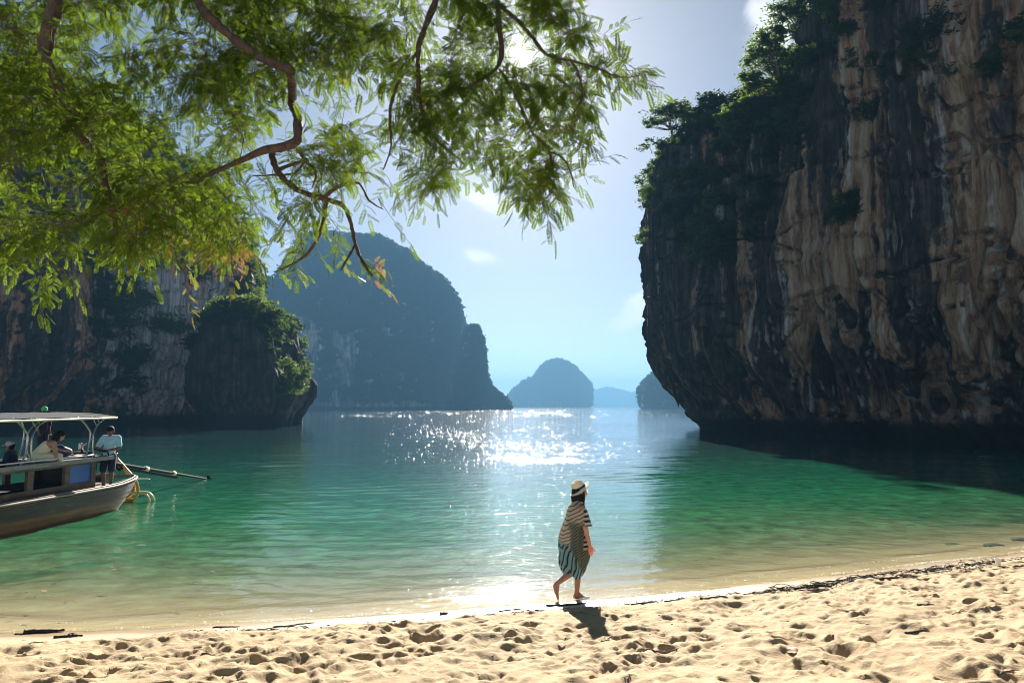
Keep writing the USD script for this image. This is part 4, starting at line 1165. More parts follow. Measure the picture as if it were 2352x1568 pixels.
def head(c, f, up, k=1.0):
    """Skull, jaw, nose, brow, lips, ears. c centre, f where the face looks, up the crown."""
    f = unit(f); up = unit(np.asarray(up) - f * (np.asarray(up) @ f)); s_ = np.cross(f, up); c = np.asarray(c, float)
    P = lambda a, b, d: c + f * a * k + s_ * b * k + up * d * k
    H = [hull([(P(-.018, 0, .025), .082 * k), (P(.018, 0, .030), .072 * k), (P(.01, 0, -.01), .066 * k)]),
         hull([(P(.035, 0, -.03), .048 * k), (P(.058, 0, -.085), .021 * k), (P(.03, .03, -.07), .024 * k), (P(.03, -.03, -.07), .024 * k)]),
         hull([(P(.086, 0, .005), .007 * k), (P(.103, 0, -.028), .009 * k), (P(.085, .012, -.032), .007 * k), (P(.085, -.012, -.032), .007 * k)]),
         hull([(P(.078, .028, .018), .010 * k), (P(.078, -.028, .018), .010 * k)]),
         hull([(P(.082, .016, -.056), .006 * k), (P(.082, -.016, -.056), .006 * k), (P(.086, 0, -.054), .007 * k)])]
    for q_ in (-1, 1):
        H.append(hull([(P(-.005, q_ * .073, .008), .010 * k), (P(-.010, q_ * .080, .022), .009 * k), (P(.0, q_ * .074, -.022), .008 * k)]))
    eyes = [P(.076, q_ * .030, .004) for q_ in (-1, 1)]
    return H, eyes, (f, s_, up, P)


m_skin = mat('skin_look', {'n': ('noise_texture', {'scale': 14.0, 'detail': 3.0}), 'tc': ('texture_coordinate', {}), 'r': ('rgb_ramp', {'ramp': [(.3, (.30, .150, .085)), (.7, (.40, .21, .125))]}),
                           'p': ('principled_bsdf', {'roughness': .5, 'subsurface_weight': .15, 'subsurface_scale': .01})},
             [('tc.object', 'n.vector'), ('n.fac', 'r.fac'), ('r.color', 'p.base_color')], surface='p.BSDF')
m_skin_dark = noisy('dark_skin_look', (.12, .058, .036), (.19, .095, .06), scale=12, rough=.5)
m_hair = noisy('hair_look', (.004, .0035, .003), (.012, .010, .008), scale=60, rough=.65, stretch=(1, 1, .12), specular_ior_level=.15)
m_eye = principled('eye_look', (.02, .015, .012), .2)
m_lip = principled('lip_look', (.30, .09, .075), .5)

TYP = {'pelvis': .115, 'chest': .125, 'neck': .052, 'sh': .062, 'el': .042, 'wr': .027, 'hip': .088, 'kn': .056, 'an': .036, 'toe': .024, 'heel': .030}


def figure(name, label, J, loc, rz=0.0, k=1.0, skin=None, face=(1, 0, 0), up=(0, 0, 1), hands=None, slim=1.0, edge=.018):
    """J: joints in the figure's own frame. Body one surface; returns (thing, J, radius function)."""
    t = thing(name, label, 'person', loc, rz)
    J = {a: np.asarray(b, float) for a, b in J.items()}
    R = lambda a: TYP[a.rstrip('LR')] * k * slim
    H = [hull([(J['pelvis'] + [0, 0, -.02], R('pelvis')), (J['hipL'], R('hip')), (J['hipR'], R('hip'))]), hull([(J['pelvis'], R('pelvis')), (J['chest'], R('chest'))]),
         hull([(J['chest'], R('chest')), (J['shL'], R('sh')), (J['shR'], R('sh')), (J['neck'] - unit(J['neck'] - J['chest']) * .05, R('neck'))]),
         hull([(J['neck'] - unit(J['neck'] - J['chest']) * .05, R('neck') * 1.05), (J['head'] * .55 + J['neck'] * .45, R('neck') * .95)])]
    for s_ in 'LR':
        H += [hull([(J['sh' + s_], R('sh')), (J['el' + s_], R('el'))]), hull([(J['el' + s_], R('el')), (J['wr' + s_], R('wr'))]),
              hull([(J['hip' + s_], R('hip')), (J['kn' + s_], R('kn'))])]
        cm = J['kn' + s_] * .68 + J['an' + s_] * .32
        H += [hull([(J['kn' + s_], R('kn')), (cm, R('kn') * .98)]), hull([(cm, R('kn') * .98), (J['an' + s_], R('an'))])]
        to, he = J['toe' + s_], J['heel' + s_]
        fd = unit(to - he); sd = unit(np.cross(fd, J['an' + s_] - he))
        H += [hull([(J['an' + s_], R('an')), (he, R('heel')), (he * .45 + to * .55 + sd * .015, .028 * k), (he * .45 + to * .55 - sd * .015, .026 * k)]),
              hull([(he * .45 + to * .55 + sd * .02, .026 * k), (he * .45 + to * .55 - sd * .02, .024 * k), (to + sd * .026, .014 * k), (to - sd * .024 - fd * .02, .012 * k)])]
        for i_ in range(5):
            b0 = to + sd * (.032 - .0155 * i_) - fd * (.012 + .007 * i_)
            H.append(hull([(b0, .0095 * k), (b0 + fd * (.022 - .0025 * i_), .008 * k)]))
        d, n, th, cu = (hands or {}).get(s_, (J['wr' + s_] - J['el' + s_], (1, 0, 0), 1, .3))
        H += hand(J['wr' + s_], d, n, th, cu, k * .98)
    HH, eyes, fr = head(J['head'], face, up, k)
    obj('body', solid(H + HH, edge, 6), skin or m_skin, t, smooth=True)
    for e in eyes:
        ico = trimesh.creation.icosphere(2, .0105 * k)
        obj('eye', (ico.vertices * 1.0 + e, ico.faces), m_eye, t, smooth=True)
    return t, J, R, fr


def cloth(t, name, hulls, m, edge=.02, it=5, parent=None):
    return obj(name, solid(hulls, edge, it), m, parent or t, smooth=True)


# ------------------------------------------------------------------ the woman on the beach
wx, wy = ground_at(1330, 1367, .02)[:2]
wz = sand_z(wx, wy)
JW = {'pelvis': (-.02, 0, .90), 'chest': (-.005, 0, 1.18), 'neck': (-.005, 0, 1.375), 'head': (.03, 0, 1.485),
      'shL': (.0, .155, 1.275), 'elL': (-.07, .20, 1.03), 'wrL': (-.06, .21, .80), 'shR': (.0, -.155, 1.275), 'elR': (.035, -.225, 1.02), 'wrR': (.095, -.225, .785),
      'hipL': (-.02, .075, .84), 'knL': (.015, .065, .46), 'anL': (-.015, .06, .085), 'toeL': (.150, .04, .022), 'heelL': (-.045, .06, .030),
      'hipR': (-.02, -.075, .84), 'knR': (-.035, -.065, .455), 'anR': (-.325, -.06, .265), 'toeR': (-.325, -.06, .055), 'heelR': (-.365, -.06, .232)}
W, JW, RW, FW = figure('person', 'woman in straw hat and striped kaftan walking barefoot along the water', JW, (wx, wy, wz - .004), math.radians(11), face=(1, .05, -.02), up=(-.10, 0, 1), slim=.90, edge=.012,
                       hands={'R': ((.14, .05, -1), (.1, .9, 0), 1, .22), 'L': ((.0, 0, -1), (.2, -1, 0), -1, .3)})
ca = {'tc': ('texture_coordinate', {}), 's': ('separate_xyz', {}),
      # four printed zones of the cloth
      'n': ('noise_texture', {'scale': 3.0, 'detail': 2.0}), 'nw': ('vector_math', {'math_type': 'multiply_add', 'vector2': (.10, .10, .10)}),
      'm1': ('mapping', {'rotation': (0, .55, 0)}), 'w1': ('wave_texture', {'wave_type': 'bands', 'bands_direction': 'z', 'scale': 7.4, 'distortion': 0.0}),
      'm2': ('mapping', {'rotation': (0, -.22, 0)}), 'w2': ('wave_texture', {'wave_type': 'bands', 'bands_direction': 'x', 'scale': 6.6, 'distortion': 0.0}),
      'w3': ('wave_texture', {'wave_type': 'bands', 'bands_direction': 'z', 'scale': 4.6, 'distortion': 0.0}),
      'm4': ('mapping', {'rotation': (0, .7, 0)}), 'w4': ('wave_texture', {'wave_type': 'bands', 'bands_direction': 'z', 'scale': 10.0}),
      'k1': ('rgb_ramp', {'ramp': [(0, (.035, .032, .03)), (.07, (.05, .045, .04)), (.14, (.50, .46, .36)), (1, (.62, .57, .45))]}),
      'k2': ('rgb_ramp', {'ramp': [(0, (.03, .02, .035)), (.17, (.045, .03, .05)), (.30, (.15, .31, .37)), (1, (.24, .43, .48))]}),
      'k3': ('rgb_ramp', {'ramp': [(0, (.02, .025, .05)), (.40, (.02, .03, .06)), (.52, (.50, .52, .48)), (1, (.62, .62, .56))]}),
      'k4': ('rgb_ramp', {'ramp': [(0, (.045, .055, .05)), (.22, (.10, .12, .10)), (1, (.21, .235, .19))]}),
      'f1': ('map_range', {'range_type': 'smoothstep', 'from_min': 1.09, 'from_max': 1.19, 'clamp': True}),
      'sx': ('math', {'math_type': 'multiply_add', 'value2': -1.0, 'value3': 0.0}), 'x2': ('math', {'math_type': 'multiply_add', 'value2': -.45}),
      'f2': ('map_range', {'range_type': 'smoothstep', 'from_min': -.27, 'from_max': -.22, 'to_min': 0.0, 'to_max': 1.0, 'clamp': True}),
      'f3': ('map_range', {'range_type': 'smoothstep', 'from_min': .052, 'from_max': .072, 'clamp': True}), 'zz': ('map_range', {'range_type': 'smoothstep', 'from_min': .74, 'from_max': .80, 'clamp': True}), 'f3z': ('math', {'math_type': 'multiply'}),
      'bk': ('map_range', {'range_type': 'smoothstep', 'from_min': -.10, 'from_max': -.15, 'clamp': True}), 'bz': ('map_range', {'range_type': 'smoothstep', 'from_min': .82, 'from_max': .86, 'clamp': True}), 'bb': ('math', {'math_type': 'multiply'}), 'f1b': ('math', {'math_type': 'maximum'}),
      'a': ('mix_color', {}), 'b': ('mix_color', {}), 'c': ('mix_color', {}),
      'p': ('principled_bsdf', {'roughness': .9, 'specular_ior_level': .15, 'sheen_weight': .2}), 't': ('translucent_bsdf', {}), 'mx': ('mix_closure', {'fac': .38}), }
m_kaftan = mat('kaftan_look', ca, [
    ('tc.object', 'n.vector'), ('n.color', 'nw.vector1'), ('tc.object', 'nw.vector3'), ('nw.vector', 's.vector'),
    ('nw.vector', 'm1.vector'), ('m1.vector', 'w1.vector'), ('nw.vector', 'm2.vector'), ('m2.vector', 'w2.vector'), ('nw.vector', 'w3.vector'), ('nw.vector', 'm4.vector'), ('m4.vector', 'w4.vector'),
    ('w1.fac', 'k1.fac'), ('w2.fac', 'k2.fac'), ('w3.fac', 'k3.fac'), ('w4.fac', 'k4.fac'),
    ('s.z', 'f1.value'), ('s.x', 'bk.value'), ('s.z', 'bz.value'), ('bk.result', 'bb.value1'), ('bz.result', 'bb.value2'), ('f1.result', 'f1b.value1'), ('bb.value', 'f1b.value2'),
    ('s.z', 'x2.value1'), ('s.x', 'sx.value1'), ('sx.value', 'x2.value3'), ('x2.value', 'f2.value'),
    ('s.x', 'f3.value'), ('s.z', 'zz.value'), ('f3.result', 'f3z.value1'), ('zz.result', 'f3z.value2'),
    ('f2.result', 'a.fac'), ('k4.color', 'a.a'), ('k2.color', 'a.b'), ('f1b.value', 'b.fac'), ('a.result', 'b.a'), ('k1.color', 'b.b'), ('f3z.value', 'c.fac'), ('b.result', 'c.a'), ('k3.color', 'c.b'),
    ('c.result', 'p.base_color'), ('c.result', 't.color'), ('p.BSDF', 'mx.closure1'), ('t.BSDF', 'mx.closure2')], surface='mx.closure')
prof = np.array([  # z, back, front, half width
    (1.385, -.065, .050, .075), (1.345, -.10, .070, .120), (1.30, -.125, .085, .185), (1.24, -.150, .100, .205), (1.16, -.170, .106, .195), (1.06, -.212, .110, .200), (.96, -.250, .112, .195), (.86, -.272, .116, .195),
    (.76, -.275, .128, .205), (.67, -.262, .152, .215), (.58, -.278, .140, .215), (.50, -.272, .112, .205), (.43, -.245, .085, .190), (.375, -.215, .055, .170)])
zz_ = np.linspace(0, 1, 90)
pr_ = np.array([np.interp(zz_, np.linspace(0, 1, len(prof)), prof[:, i]) for i in range(4)]).T
th_ = np.linspace(0, 2 * np.pi, 140, endpoint=False)
RZ, TH = np.meshgrid(np.arange(90), th_, indexing='ij')
cxm = (pr_[:, 1] + pr_[:, 2])[:, None] / 2; hx = (pr_[:, 2] - pr_[:, 1])[:, None] / 2
fold = (np.sin(TH * 9 + 3 * noise(np.stack([TH * 1.2, zz_[:, None] * 2 + 0 * TH, 0 * TH], -1), 7) * 2) * .5 + np.sin(TH * 17 + zz_[:, None] * 5) * .25) * .075 * sstep(.10, .6, zz_)[:, None] * 1.5
fold = fold + (fbm(np.stack([np.cos(TH) * 2, np.sin(TH) * 2, zz_[:, None] * 5 + 0 * TH], -1), 3, 8) - .5) * .16 * sstep(.1, .4, zz_)[:, None]
cs, sn = np.cos(TH), np.sin(TH)
DX = cxm + hx * np.sign(cs) * np.abs(cs) ** .85 * (1 + fold)
DY = pr_[:, 3][:, None] * np.sign(sn) * np.abs(sn) ** .85 * (1 + fold)
DZ = pr_[:, 0][:, None] + 0 * TH + sstep(.8, 1, zz_)[:, None] * (.045 * np.sin(TH * 2 + .8) + .02 * np.sin(TH * 5) + .03 * cs)
gap = None
outer = np.stack([DX, DY, DZ], -1)
V_ = outer.reshape(-1, 3)
dress = obj('kaftan', (V_, grid_faces(90, 140, True)[:, [0, 2, 1]]), m_kaftan, W, smooth=True)
# wide sleeves
for s_ in (-1, 1):
    a_, b_ = np.array([.0, s_ * .15, 1.27]), np.array([.03, s_ * .215, 1.045])
    rows = []
    for u_ in np.linspace(0, 1, 14):
        c_ = a_ + (b_ - a_) * u_
        t_ = np.linspace(0, 2 * np.pi, 28, endpoint=False)
        r_ = .075 + .030 * u_ + .006 * np.sin(5 * t_) * u_
        rows.append(np.stack([c_[0] + r_ * np.cos(t_) * 1.05, c_[1] + r_ * np.sin(t_) * .8, c_[2] + .35 * r_ * s_ * np.sin(t_) * .5 + 0 * t_], 1))
    obj('sleeve', (np.vstack(rows), grid_faces(14, 28, True)[:, [0, 2, 1]] if s_ > 0 else grid_faces(14, 28, True)), m_kaftan, W, smooth=True)
# hair: crown shell falling to the shoulders
f_, sd_, up_, PW = FW
H = [hull([(PW(-.03, 0, .035), .088), (PW(.0, 0, .045), .084)]), hull([(PW(-.035, 0, .03), .088), (PW(-.055, 0, -.09), .078), (PW(-.02, .055, -.10), .040), (PW(-.02, -.055, -.10), .040)]),
     hull([(PW(-.055, 0, -.09), .076), (PW(-.06, .045, -.165), .030), (PW(-.06, -.045, -.165), .030), (PW(-.02, -.062, -.155), .024), (PW(-.02, .062, -.155), .024)]),
     hull([(PW(.02, -.070, .02), .022), (PW(.025, -.074, -.07), .020), (PW(.015, -.074, -.155), .016)]), hull([(PW(.02, .070, .02), .022), (PW(.025, .074, -.07), .020), (PW(.03, .078, -.16), .012)]),
     hull([(PW(.015, -.074, -.12), .016), (PW(.055, -.076, -.168), .005)])]
hv, hf = solid(H, .012, 4)
hv = hv + (noise(hv * (60, 60, 9), 9)[:, None] - .5) * .012
obj('hair', (hv, hf), m_hair, W, smooth=True)
# straw hat, brim turned up in front
m_straw = noisy('straw_look', (.52, .44, .30), (.70, .62, .46), scale=60, rough=.85, bump=.002, stretch=(1, 1, 2))
m_band = principled('hat_band_look', (.012, .020, .055), .7)
hp = np.array([(.0, .118), (.022, .123), (.048, .124), (.066, .118), (.077, .100), (.083, .06), (.089, .03), (.092, .0), (.100, -.006), (.115, -.010), (.132, -.012), (.148, -.010), (.150, -.006), (.132, -.006), (.112, -.004), (.096, .001), (.088, .004), (.084, .03), (.074, .094), (.046, .117), (.0, .112)])
t_ = np.linspace(0, 2 * np.pi, 56, endpoint=False)


def spin(profile, dent=True):
    pr2 = np.asarray(profile)
    r_, z_ = pr2[:, 0][:, None], pr2[:, 1][:, None] + 0 * t_
    X_, Y_ = r_ * np.cos(t_) * 1.10, r_ * np.sin(t_) * .94
    if dent:
        z_ = z_ - .020 * np.exp(-(Y_ / .03) ** 2) * (z_ > .08) * (1 + .4 * np.cos(t_)) + np.where(r_ > .095, (r_ - .095) * (.50 * np.maximum(np.cos(t_), -.2) ** 1.0 - .32 * np.abs(np.sin(t_))), 0)
        X_ = X_ - .05 * np.maximum(z_, 0) * 0
    return np.stack([X_, Y_, z_], -1).reshape(-1, 3), grid_faces(len(pr2), len(t_), True)


tilt = math.radians(30)
f2 = unit(f_ * math.cos(tilt) + up_ * math.sin(tilt)); u2 = unit(up_ * math.cos(tilt) - f_ * math.sin(tilt)); s2 = np.cross(u2, f2)
hat_o = PW(-.012, 0, .050)
TM = np.stack([f2, s2, u2], 1)
v, f = spin(hp)
hat = obj('hat', (v @ TM.T + hat_o, f), m_straw, W, smooth=True)
v, f = spin([(.0935, .004), (.0915, .022), (.0885, .036), (.0865, .036), (.0895, .022), (.0915, .004)], False)
obj('hat_band', (v @ TM.T + hat_o, f), m_band, UsdGeom.Xform(hat) and hat, smooth=True)
v, f = solid([hull([(PW(.083, .016, -.058), .0055), (PW(.083, -.016, -.058), .0055), (PW(.088, 0, -.056), .0065)])], .008, 2)
obj('lips', (v, f), m_lip, W, smooth=True)
# ------------------------------------------------------------------ the wooden boat
BO = np.array([-11.1, 19.45, 0.0]); BRZ = -math.radians(3.7)
BOAT = thing('wooden_boat', 'weathered wooden tour boat with cabin windows and tube framed sun canopy', 'boat', BO, BRZ)
_c, _s = math.cos(BRZ), math.sin(BRZ)


def boat_world(p):
    x, y, z = p
    return np.array([BO[0] + x * _c - y * _s, BO[1] + x * _s + y * _c, BO[2] + z])


m_hull = mat('hull_look', {'tc': ('texture_coordinate', {}), 's': ('separate_xyz', {}), 'mp': ('mapping', {'scale': (1, .35, 1.6)}), 'n': ('noise_texture', {'scale': 4.0, 'detail': 7.0, 'roughness': .65}),
                           'r': ('rgb_ramp', {'ramp': [(.3, (.022, .020, .018)), (.48, (.032, .028, .024)), (.62, (.055, .047, .040)), (.74, (.24, .21, .18))]}),
                           'r2': ('rgb_ramp', {'ramp': [(.3, (.07, .038, .014)), (.55, (.14, .08, .026)), (.75, (.20, .13, .06))]}),
                           'm': ('map_range', {'range_type': 'smoothstep', 'from_min': .24, 'from_max': .30, 'clamp': True}), 'mx': ('mix_color', {}),
                           'w': ('wave_texture', {'bands_direction': 'z', 'scale': 2.6, 'distortion': .6, 'detail': 2.0}), 'b': ('bump', {'distance': .012, 'strength': .5}),
                           'p': ('principled_bsdf', {'roughness': .62, 'specular_ior_level': .3})},
             [('tc.object', 's.vector'), ('tc.object', 'mp.vector'), ('mp.vector', 'n.vector'), ('tc.object', 'w.vector'), ('n.fac', 'r.fac'), ('n.fac', 'r2.fac'), ('s.z', 'm.value'), ('m.result', 'mx.fac'), ('r2.color', 'mx.a'), ('r.color', 'mx.b'),
              ('mx.result', 'p.base_color'), ('w.fac', 'b.height'), ('b.normal', 'p.normal')], surface='p.BSDF')
m_wood = noisy('boat_wood_look', (.055, .036, .026), (.15, .10, .07), scale=5, rough=.7, stretch=(4, .5, 4), bump=.004)
m_woodp = noisy('pale_wood_look', (.17, .13, .10), (.34, .27, .21), scale=5, rough=.65, stretch=(4, .5, 4), bump=.004)
m_grey = noisy('grey_paint_look', (.10, .10, .10), (.22, .22, .215), scale=5, rough=.6, stretch=(3, .6, 3), bump=.003)
m_blue = noisy('blue_board_look', (.008, .09, .34), (.014, .13, .46), scale=3, rough=.55)
m_steel = principled('tube_steel_look', (.55, .54, .50), .28, metallic=1.0)
m_canvas = noisy('canopy_look', (.03, .034, .045), (.06, .068, .08), scale=9, rough=.9, stretch=(1, 8, 1), specular_ior_level=.1)
m_black = principled('black_look', (.012, .012, .013), .8, specular_ior_level=.1)
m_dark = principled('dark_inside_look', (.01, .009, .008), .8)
m_hose = noisy('orange_hose_look', (.55, .27, .05), (.75, .42, .10), scale=8, rough=.45)
m_yel = principled('cream_pipe_look', (.72, .60, .33), .4)
m_red = noisy('red_board_look', (.14, .035, .012), (.24, .07, .02), scale=6, rough=.4)
m_white = principled('white_look', (.75, .74, .70), .45)


def half(y):
    """Half width of the deck line at y (0 stern, -9.5 bow)."""
    a = 1.10 * np.clip(1 - np.abs((y + 3.2) / 3.25) ** 4, 0, 1) ** .36
    b = 1.10 * np.clip(1 - ((-y - 3.2) / 6.6) ** 2, 0, 1) ** .6
    return np.where(y > -3.2, a, b)


def sheer(y):
    return .64 + .10 * sstep(-1.8, 0, y) + .012 * np.maximum(-y - 5, 0) ** 2


ys = np.concatenate([np.linspace(-9.6, -3.2, 30)[:-1], np.linspace(-3.2, -.02, 44)])
NS = 25
rows = []
for y in ys:
    w_, zt = float(half(y)), float(sheer(y))
    zk = -.45 + .95 * sstep(-1.7, 0.02, y) + .7 * sstep(-7, -9.6, y)
    zk = min(zk, zt - .08)
    t_ = np.linspace(-1, 1, NS)
    a_ = np.abs(t_)
    prof_x = np.sign(t_) * w_ * (1 - (1 - a_) ** 2.1) ** .62 * (.90 + .10 * a_)
    prof_z = zk + (zt - zk) * a_ ** 2.2
    rows.append(np.stack([prof_x, np.full(NS, y + .0), prof_z], 1))
V_ = np.array(rows)
hv, hf = V_.reshape(-1, 3), grid_faces(len(ys), NS)
obj('hull', (hv, hf), m_hull, BOAT, smooth=True)


def rail(off, z0, r_, name, m, n=90, ya=-9.5, yb=-.03):
    yy = ya + (yb - ya) * np.linspace(0, 1, n) ** .6
    right = np.stack([half(yy) + off, yy, sheer(yy) + z0], 1)
    left = right[::-1] * [-1, 1, 1]
    pts_ = np.vstack([right, [[0, yb + .03 + off, float(sheer(yb)) + z0]], left])
    v, f = tube(pts_, r_, 6)
    return obj(name, (v, f), m, BOAT, smooth=True)


rail(.012, .0, .030, 'gunwale', m_woodp)
rail(-.055, .035, .020, 'toe_rail', m_woodp)
rail(.004, -.055, .014, 'rubbing_strake', m_wood)
# stern deck of planks
for k, x in enumerate(np.arange(-.96, .961, .16)):
    y1 = -.25
    while half(y1) < abs(x) + .12 and y1 > -1.9:
        y1 -= .03
    zt = .575
    a = box(x - .073, x + .073, -2.15, y1, zt - .03, zt + .002 * (k % 3))
    obj('deck_plank', a, m_woodp if k % 3 else m_wood, BOAT)
obj('deck', box(-.9, .9, -9.0, -2.15, .50, .545), m_wood, BOAT)
# cabin: posts, sills and window openings on both sides
CX, CZ0, CZ1 = .74, .56, 1.33
for s_ in (-1, 1):
    x0, x1 = (CX - .03, CX + .03) if s_ > 0 else (-CX - .03, -CX + .03)
    obj('cabin_sill', box(x0, x1, -9.0, -2.0, CZ0 - .06, .82), m_wood, BOAT)
    obj('cabin_header', box(x0, x1, -9.0, -2.0, 1.24, CZ1), m_wood, BOAT)
    for y in (-2.10, -3.02, -4.16, -5.3, -6.4, -7.5, -8.9):
        obj('cabin_post', box(x0 - .006 * 1, x1 + .006, y - .085, y + .085, .822, 1.238), m_wood, BOAT)
    if s_ > 0:
        obj('window_board', box(CX - .012, CX + .008, -2.934, -2.187, .823, 1.237), m_blue, BOAT)
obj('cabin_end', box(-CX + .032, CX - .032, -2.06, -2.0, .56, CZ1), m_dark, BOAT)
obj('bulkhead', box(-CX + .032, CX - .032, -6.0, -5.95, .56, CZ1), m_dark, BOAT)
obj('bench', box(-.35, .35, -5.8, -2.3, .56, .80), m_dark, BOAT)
# cabin roof
rf = trimesh.creation.box((1.96, 7.5, .055)); rf.apply_translation((0, -5.42, 1.365))
obj('cabin_roof', join([box(.26, .93, -9.15, -1.66, 1.335, 1.395), box(-.93, .26, -2.95, -1.66, 1.335, 1.395), box(-.93, .26, -9.15, -4.25, 1.335, 1.395), box(-.93, -.62, -4.25, -2.95, 1.335, 1.395)]), m_grey, BOAT)
obj('roof_edge', join([box(.932, .975, -9.15, -1.62, 1.315, 1.41), box(-.975, -.932, -9.15, -1.62, 1.315, 1.41), box(-.932, .932, -1.655, -1.62, 1.315, 1.41)]), m_grey, BOAT)
obj('roof_hatch', box(-.28, .62, -2.92, -1.95, 1.398, 1.46), m_woodp, BOAT)
v, f = tube([(.90, -8.5, 1.47), (.90, -5.5, 1.465), (.90, -2.2, 1.475)], .016, 7)
obj('roof_rail', (v, f), m_white, BOAT, smooth=True)
# canopy frame
def pipe(pts_, r_=.020, n=16):
    return tube(spline(np.array(pts_, float), n), r_, 8)


stations = [(-2.55, -2.33), (-4.55, -4.33), (-6.6, -6.38)]
for ya, yb in stations:
    for x in (.86, -.86):
        i_ = -.10 if x > 0 else .10
        fr = [pipe([(x, ya - .03, 1.40), (x, ya + .10, 1.72), (x, ya + .13, 1.98), (x + i_ * .4, ya + .02, 2.20), (x + i_, ya - .22, 2.40)]),
              pipe([(x, yb + .10, 1.40), (x, yb + .02, 1.70), (x, yb + .02, 1.95), (x + i_ * .3, yb + .16, 2.17), (x + i_ * .6, yb + .40, 2.31), (x + i_, yb + .72, 2.39)]),
              pipe([(x, ya + .12, 1.86), (x, yb + .02, 1.86)], .014, 4), pipe([(x + i_ * .3, yb + .17, 2.18), (x + i_ * .6, yb + .02, 2.41)], .011, 4), pipe([(x + i_ * .5, yb + .30, 2.26), (x + i_ * .7, yb + .16, 2.42)], .011, 4)]
        obj('canopy_post', join(fr), m_steel, BOAT, smooth=True)
cy = np.linspace(-8.6, -1.55, 60); cxx = np.linspace(-.86, .86, 14)
CXX, CYY = np.meshgrid(cxx, cy)
CZZ = 2.475 + .012 * CYY * 0 - .055 * CXX / .86 - .02 * (CXX / .86) ** 2 + .006 * np.sin(CYY * 8)
obj('canopy', (np.vstack([np.stack([CXX, CYY, CZZ], -1).reshape(-1, 3), np.stack([CXX, CYY, CZZ - .012], -1).reshape(-1, 3)]),
               np.vstack([grid_faces(60, 14)[:, [0, 2, 1]], grid_faces(60, 14) + 840])), m_canvas, BOAT, smooth=True)
for x in (.875, -.875):
    obj('canopy_tube', pipe([(x, -8.65, 2.41 - (.06 if x > 0 else -.05)), (x, -5, 2.415 - (.06 if x > 0 else -.05)), (x, -1.45, 2.43 - (.06 if x > 0 else -.05))], .024), m_yel, BOAT, smooth=True)
obj('canopy_tube', pipe([(-.87, -1.52, 2.49), (0, -1.5, 2.475), (.87, -1.48, 2.38)], .022), m_yel, BOAT, smooth=True)
# engine with its pipes at the cabin end, long propeller shaft over the stern
eng = [box(-.30, .30, -1.75, -1.30, 1.0, 1.30), box(-.18, .22, -1.70, -1.35, 1.302, 1.50), box(-.38, -.302, -1.7, -1.4, 1.1, 1.4)]
e_ = obj('engine', join(eng), m_black, BOAT)
obj('exhaust', pipe([(.1, -1.6, 1.5), (.25, -1.85, 1.66), (.5, -2.05, 1.72)], .035), m_steel, e_ and stage.GetPrimAtPath(e_.GetPath()), smooth=True)
obj('fuel_filter', tube([(.25, -1.9, 1.58), (.25, -1.9, 1.74)], .05, 10), m_steel, stage.GetPrimAtPath(e_.GetPath()), smooth=True)
obj('engine_stand', box(-.28, -.2, -1.6, -1.5, .58, 1.0), m_wood, BOAT); obj('engine_stand', box(.2, .28, -1.6, -1.5, .58, 1.0), m_wood, BOAT)
sh0 = np.array([.12, -.35, 1.10]); tipw = ground_at(478, 1098, .0)
dx_, dy_ = tipw[0] - BO[0], tipw[1] - BO[1]
sh1 = np.array([dx_ * _c + dy_ * _s, -dx_ * _s + dy_ * _c, -.03])
dr = sh1 - sh0
sp_ = obj('propeller_shaft', tube([sh0 - dr * .14, sh0 + dr * .55, sh1], [.05, .045, .035], 8), m_black, BOAT, smooth=True)
obj('shaft_brace', join([tube([sh0 + dr * .03 + [0, 0, -.09], sh0 + dr * .60 + [0, 0, -.12]], .035, 6), tube([sh0 + dr * .0, sh0 + dr * .05 + [0, 0, -.14]], .05, 6)]), m_black, BOAT)
for u_ in (.28, .56):
    obj('shaft_clamp', tube([sh0 + dr * (u_ - .012), sh0 + dr * (u_ + .012)], .075, 10), m_yel, stage.GetPrimAtPath(sp_.GetPath()), smooth=True)
bl = [box(-.02, .02, -.02, .02, -.14, .14)]
obj('propeller', (lambda v, f: (v + sh1, f))(*join([(trimesh.creation.cylinder(.035, .09).vertices, trimesh.creation.cylinder(.035, .09).faces)] + [(np.array(trimesh.creation.box((.10, .02, .28)).vertices) @ trimesh.transformations.rotation_matrix(a_, [0, 1, 0])[:3, :3].T, trimesh.creation.box((.10, .02, .28)).faces) for a_ in (0, 1.57)])), m_black, stage.GetPrimAtPath(sp_.GetPath()))
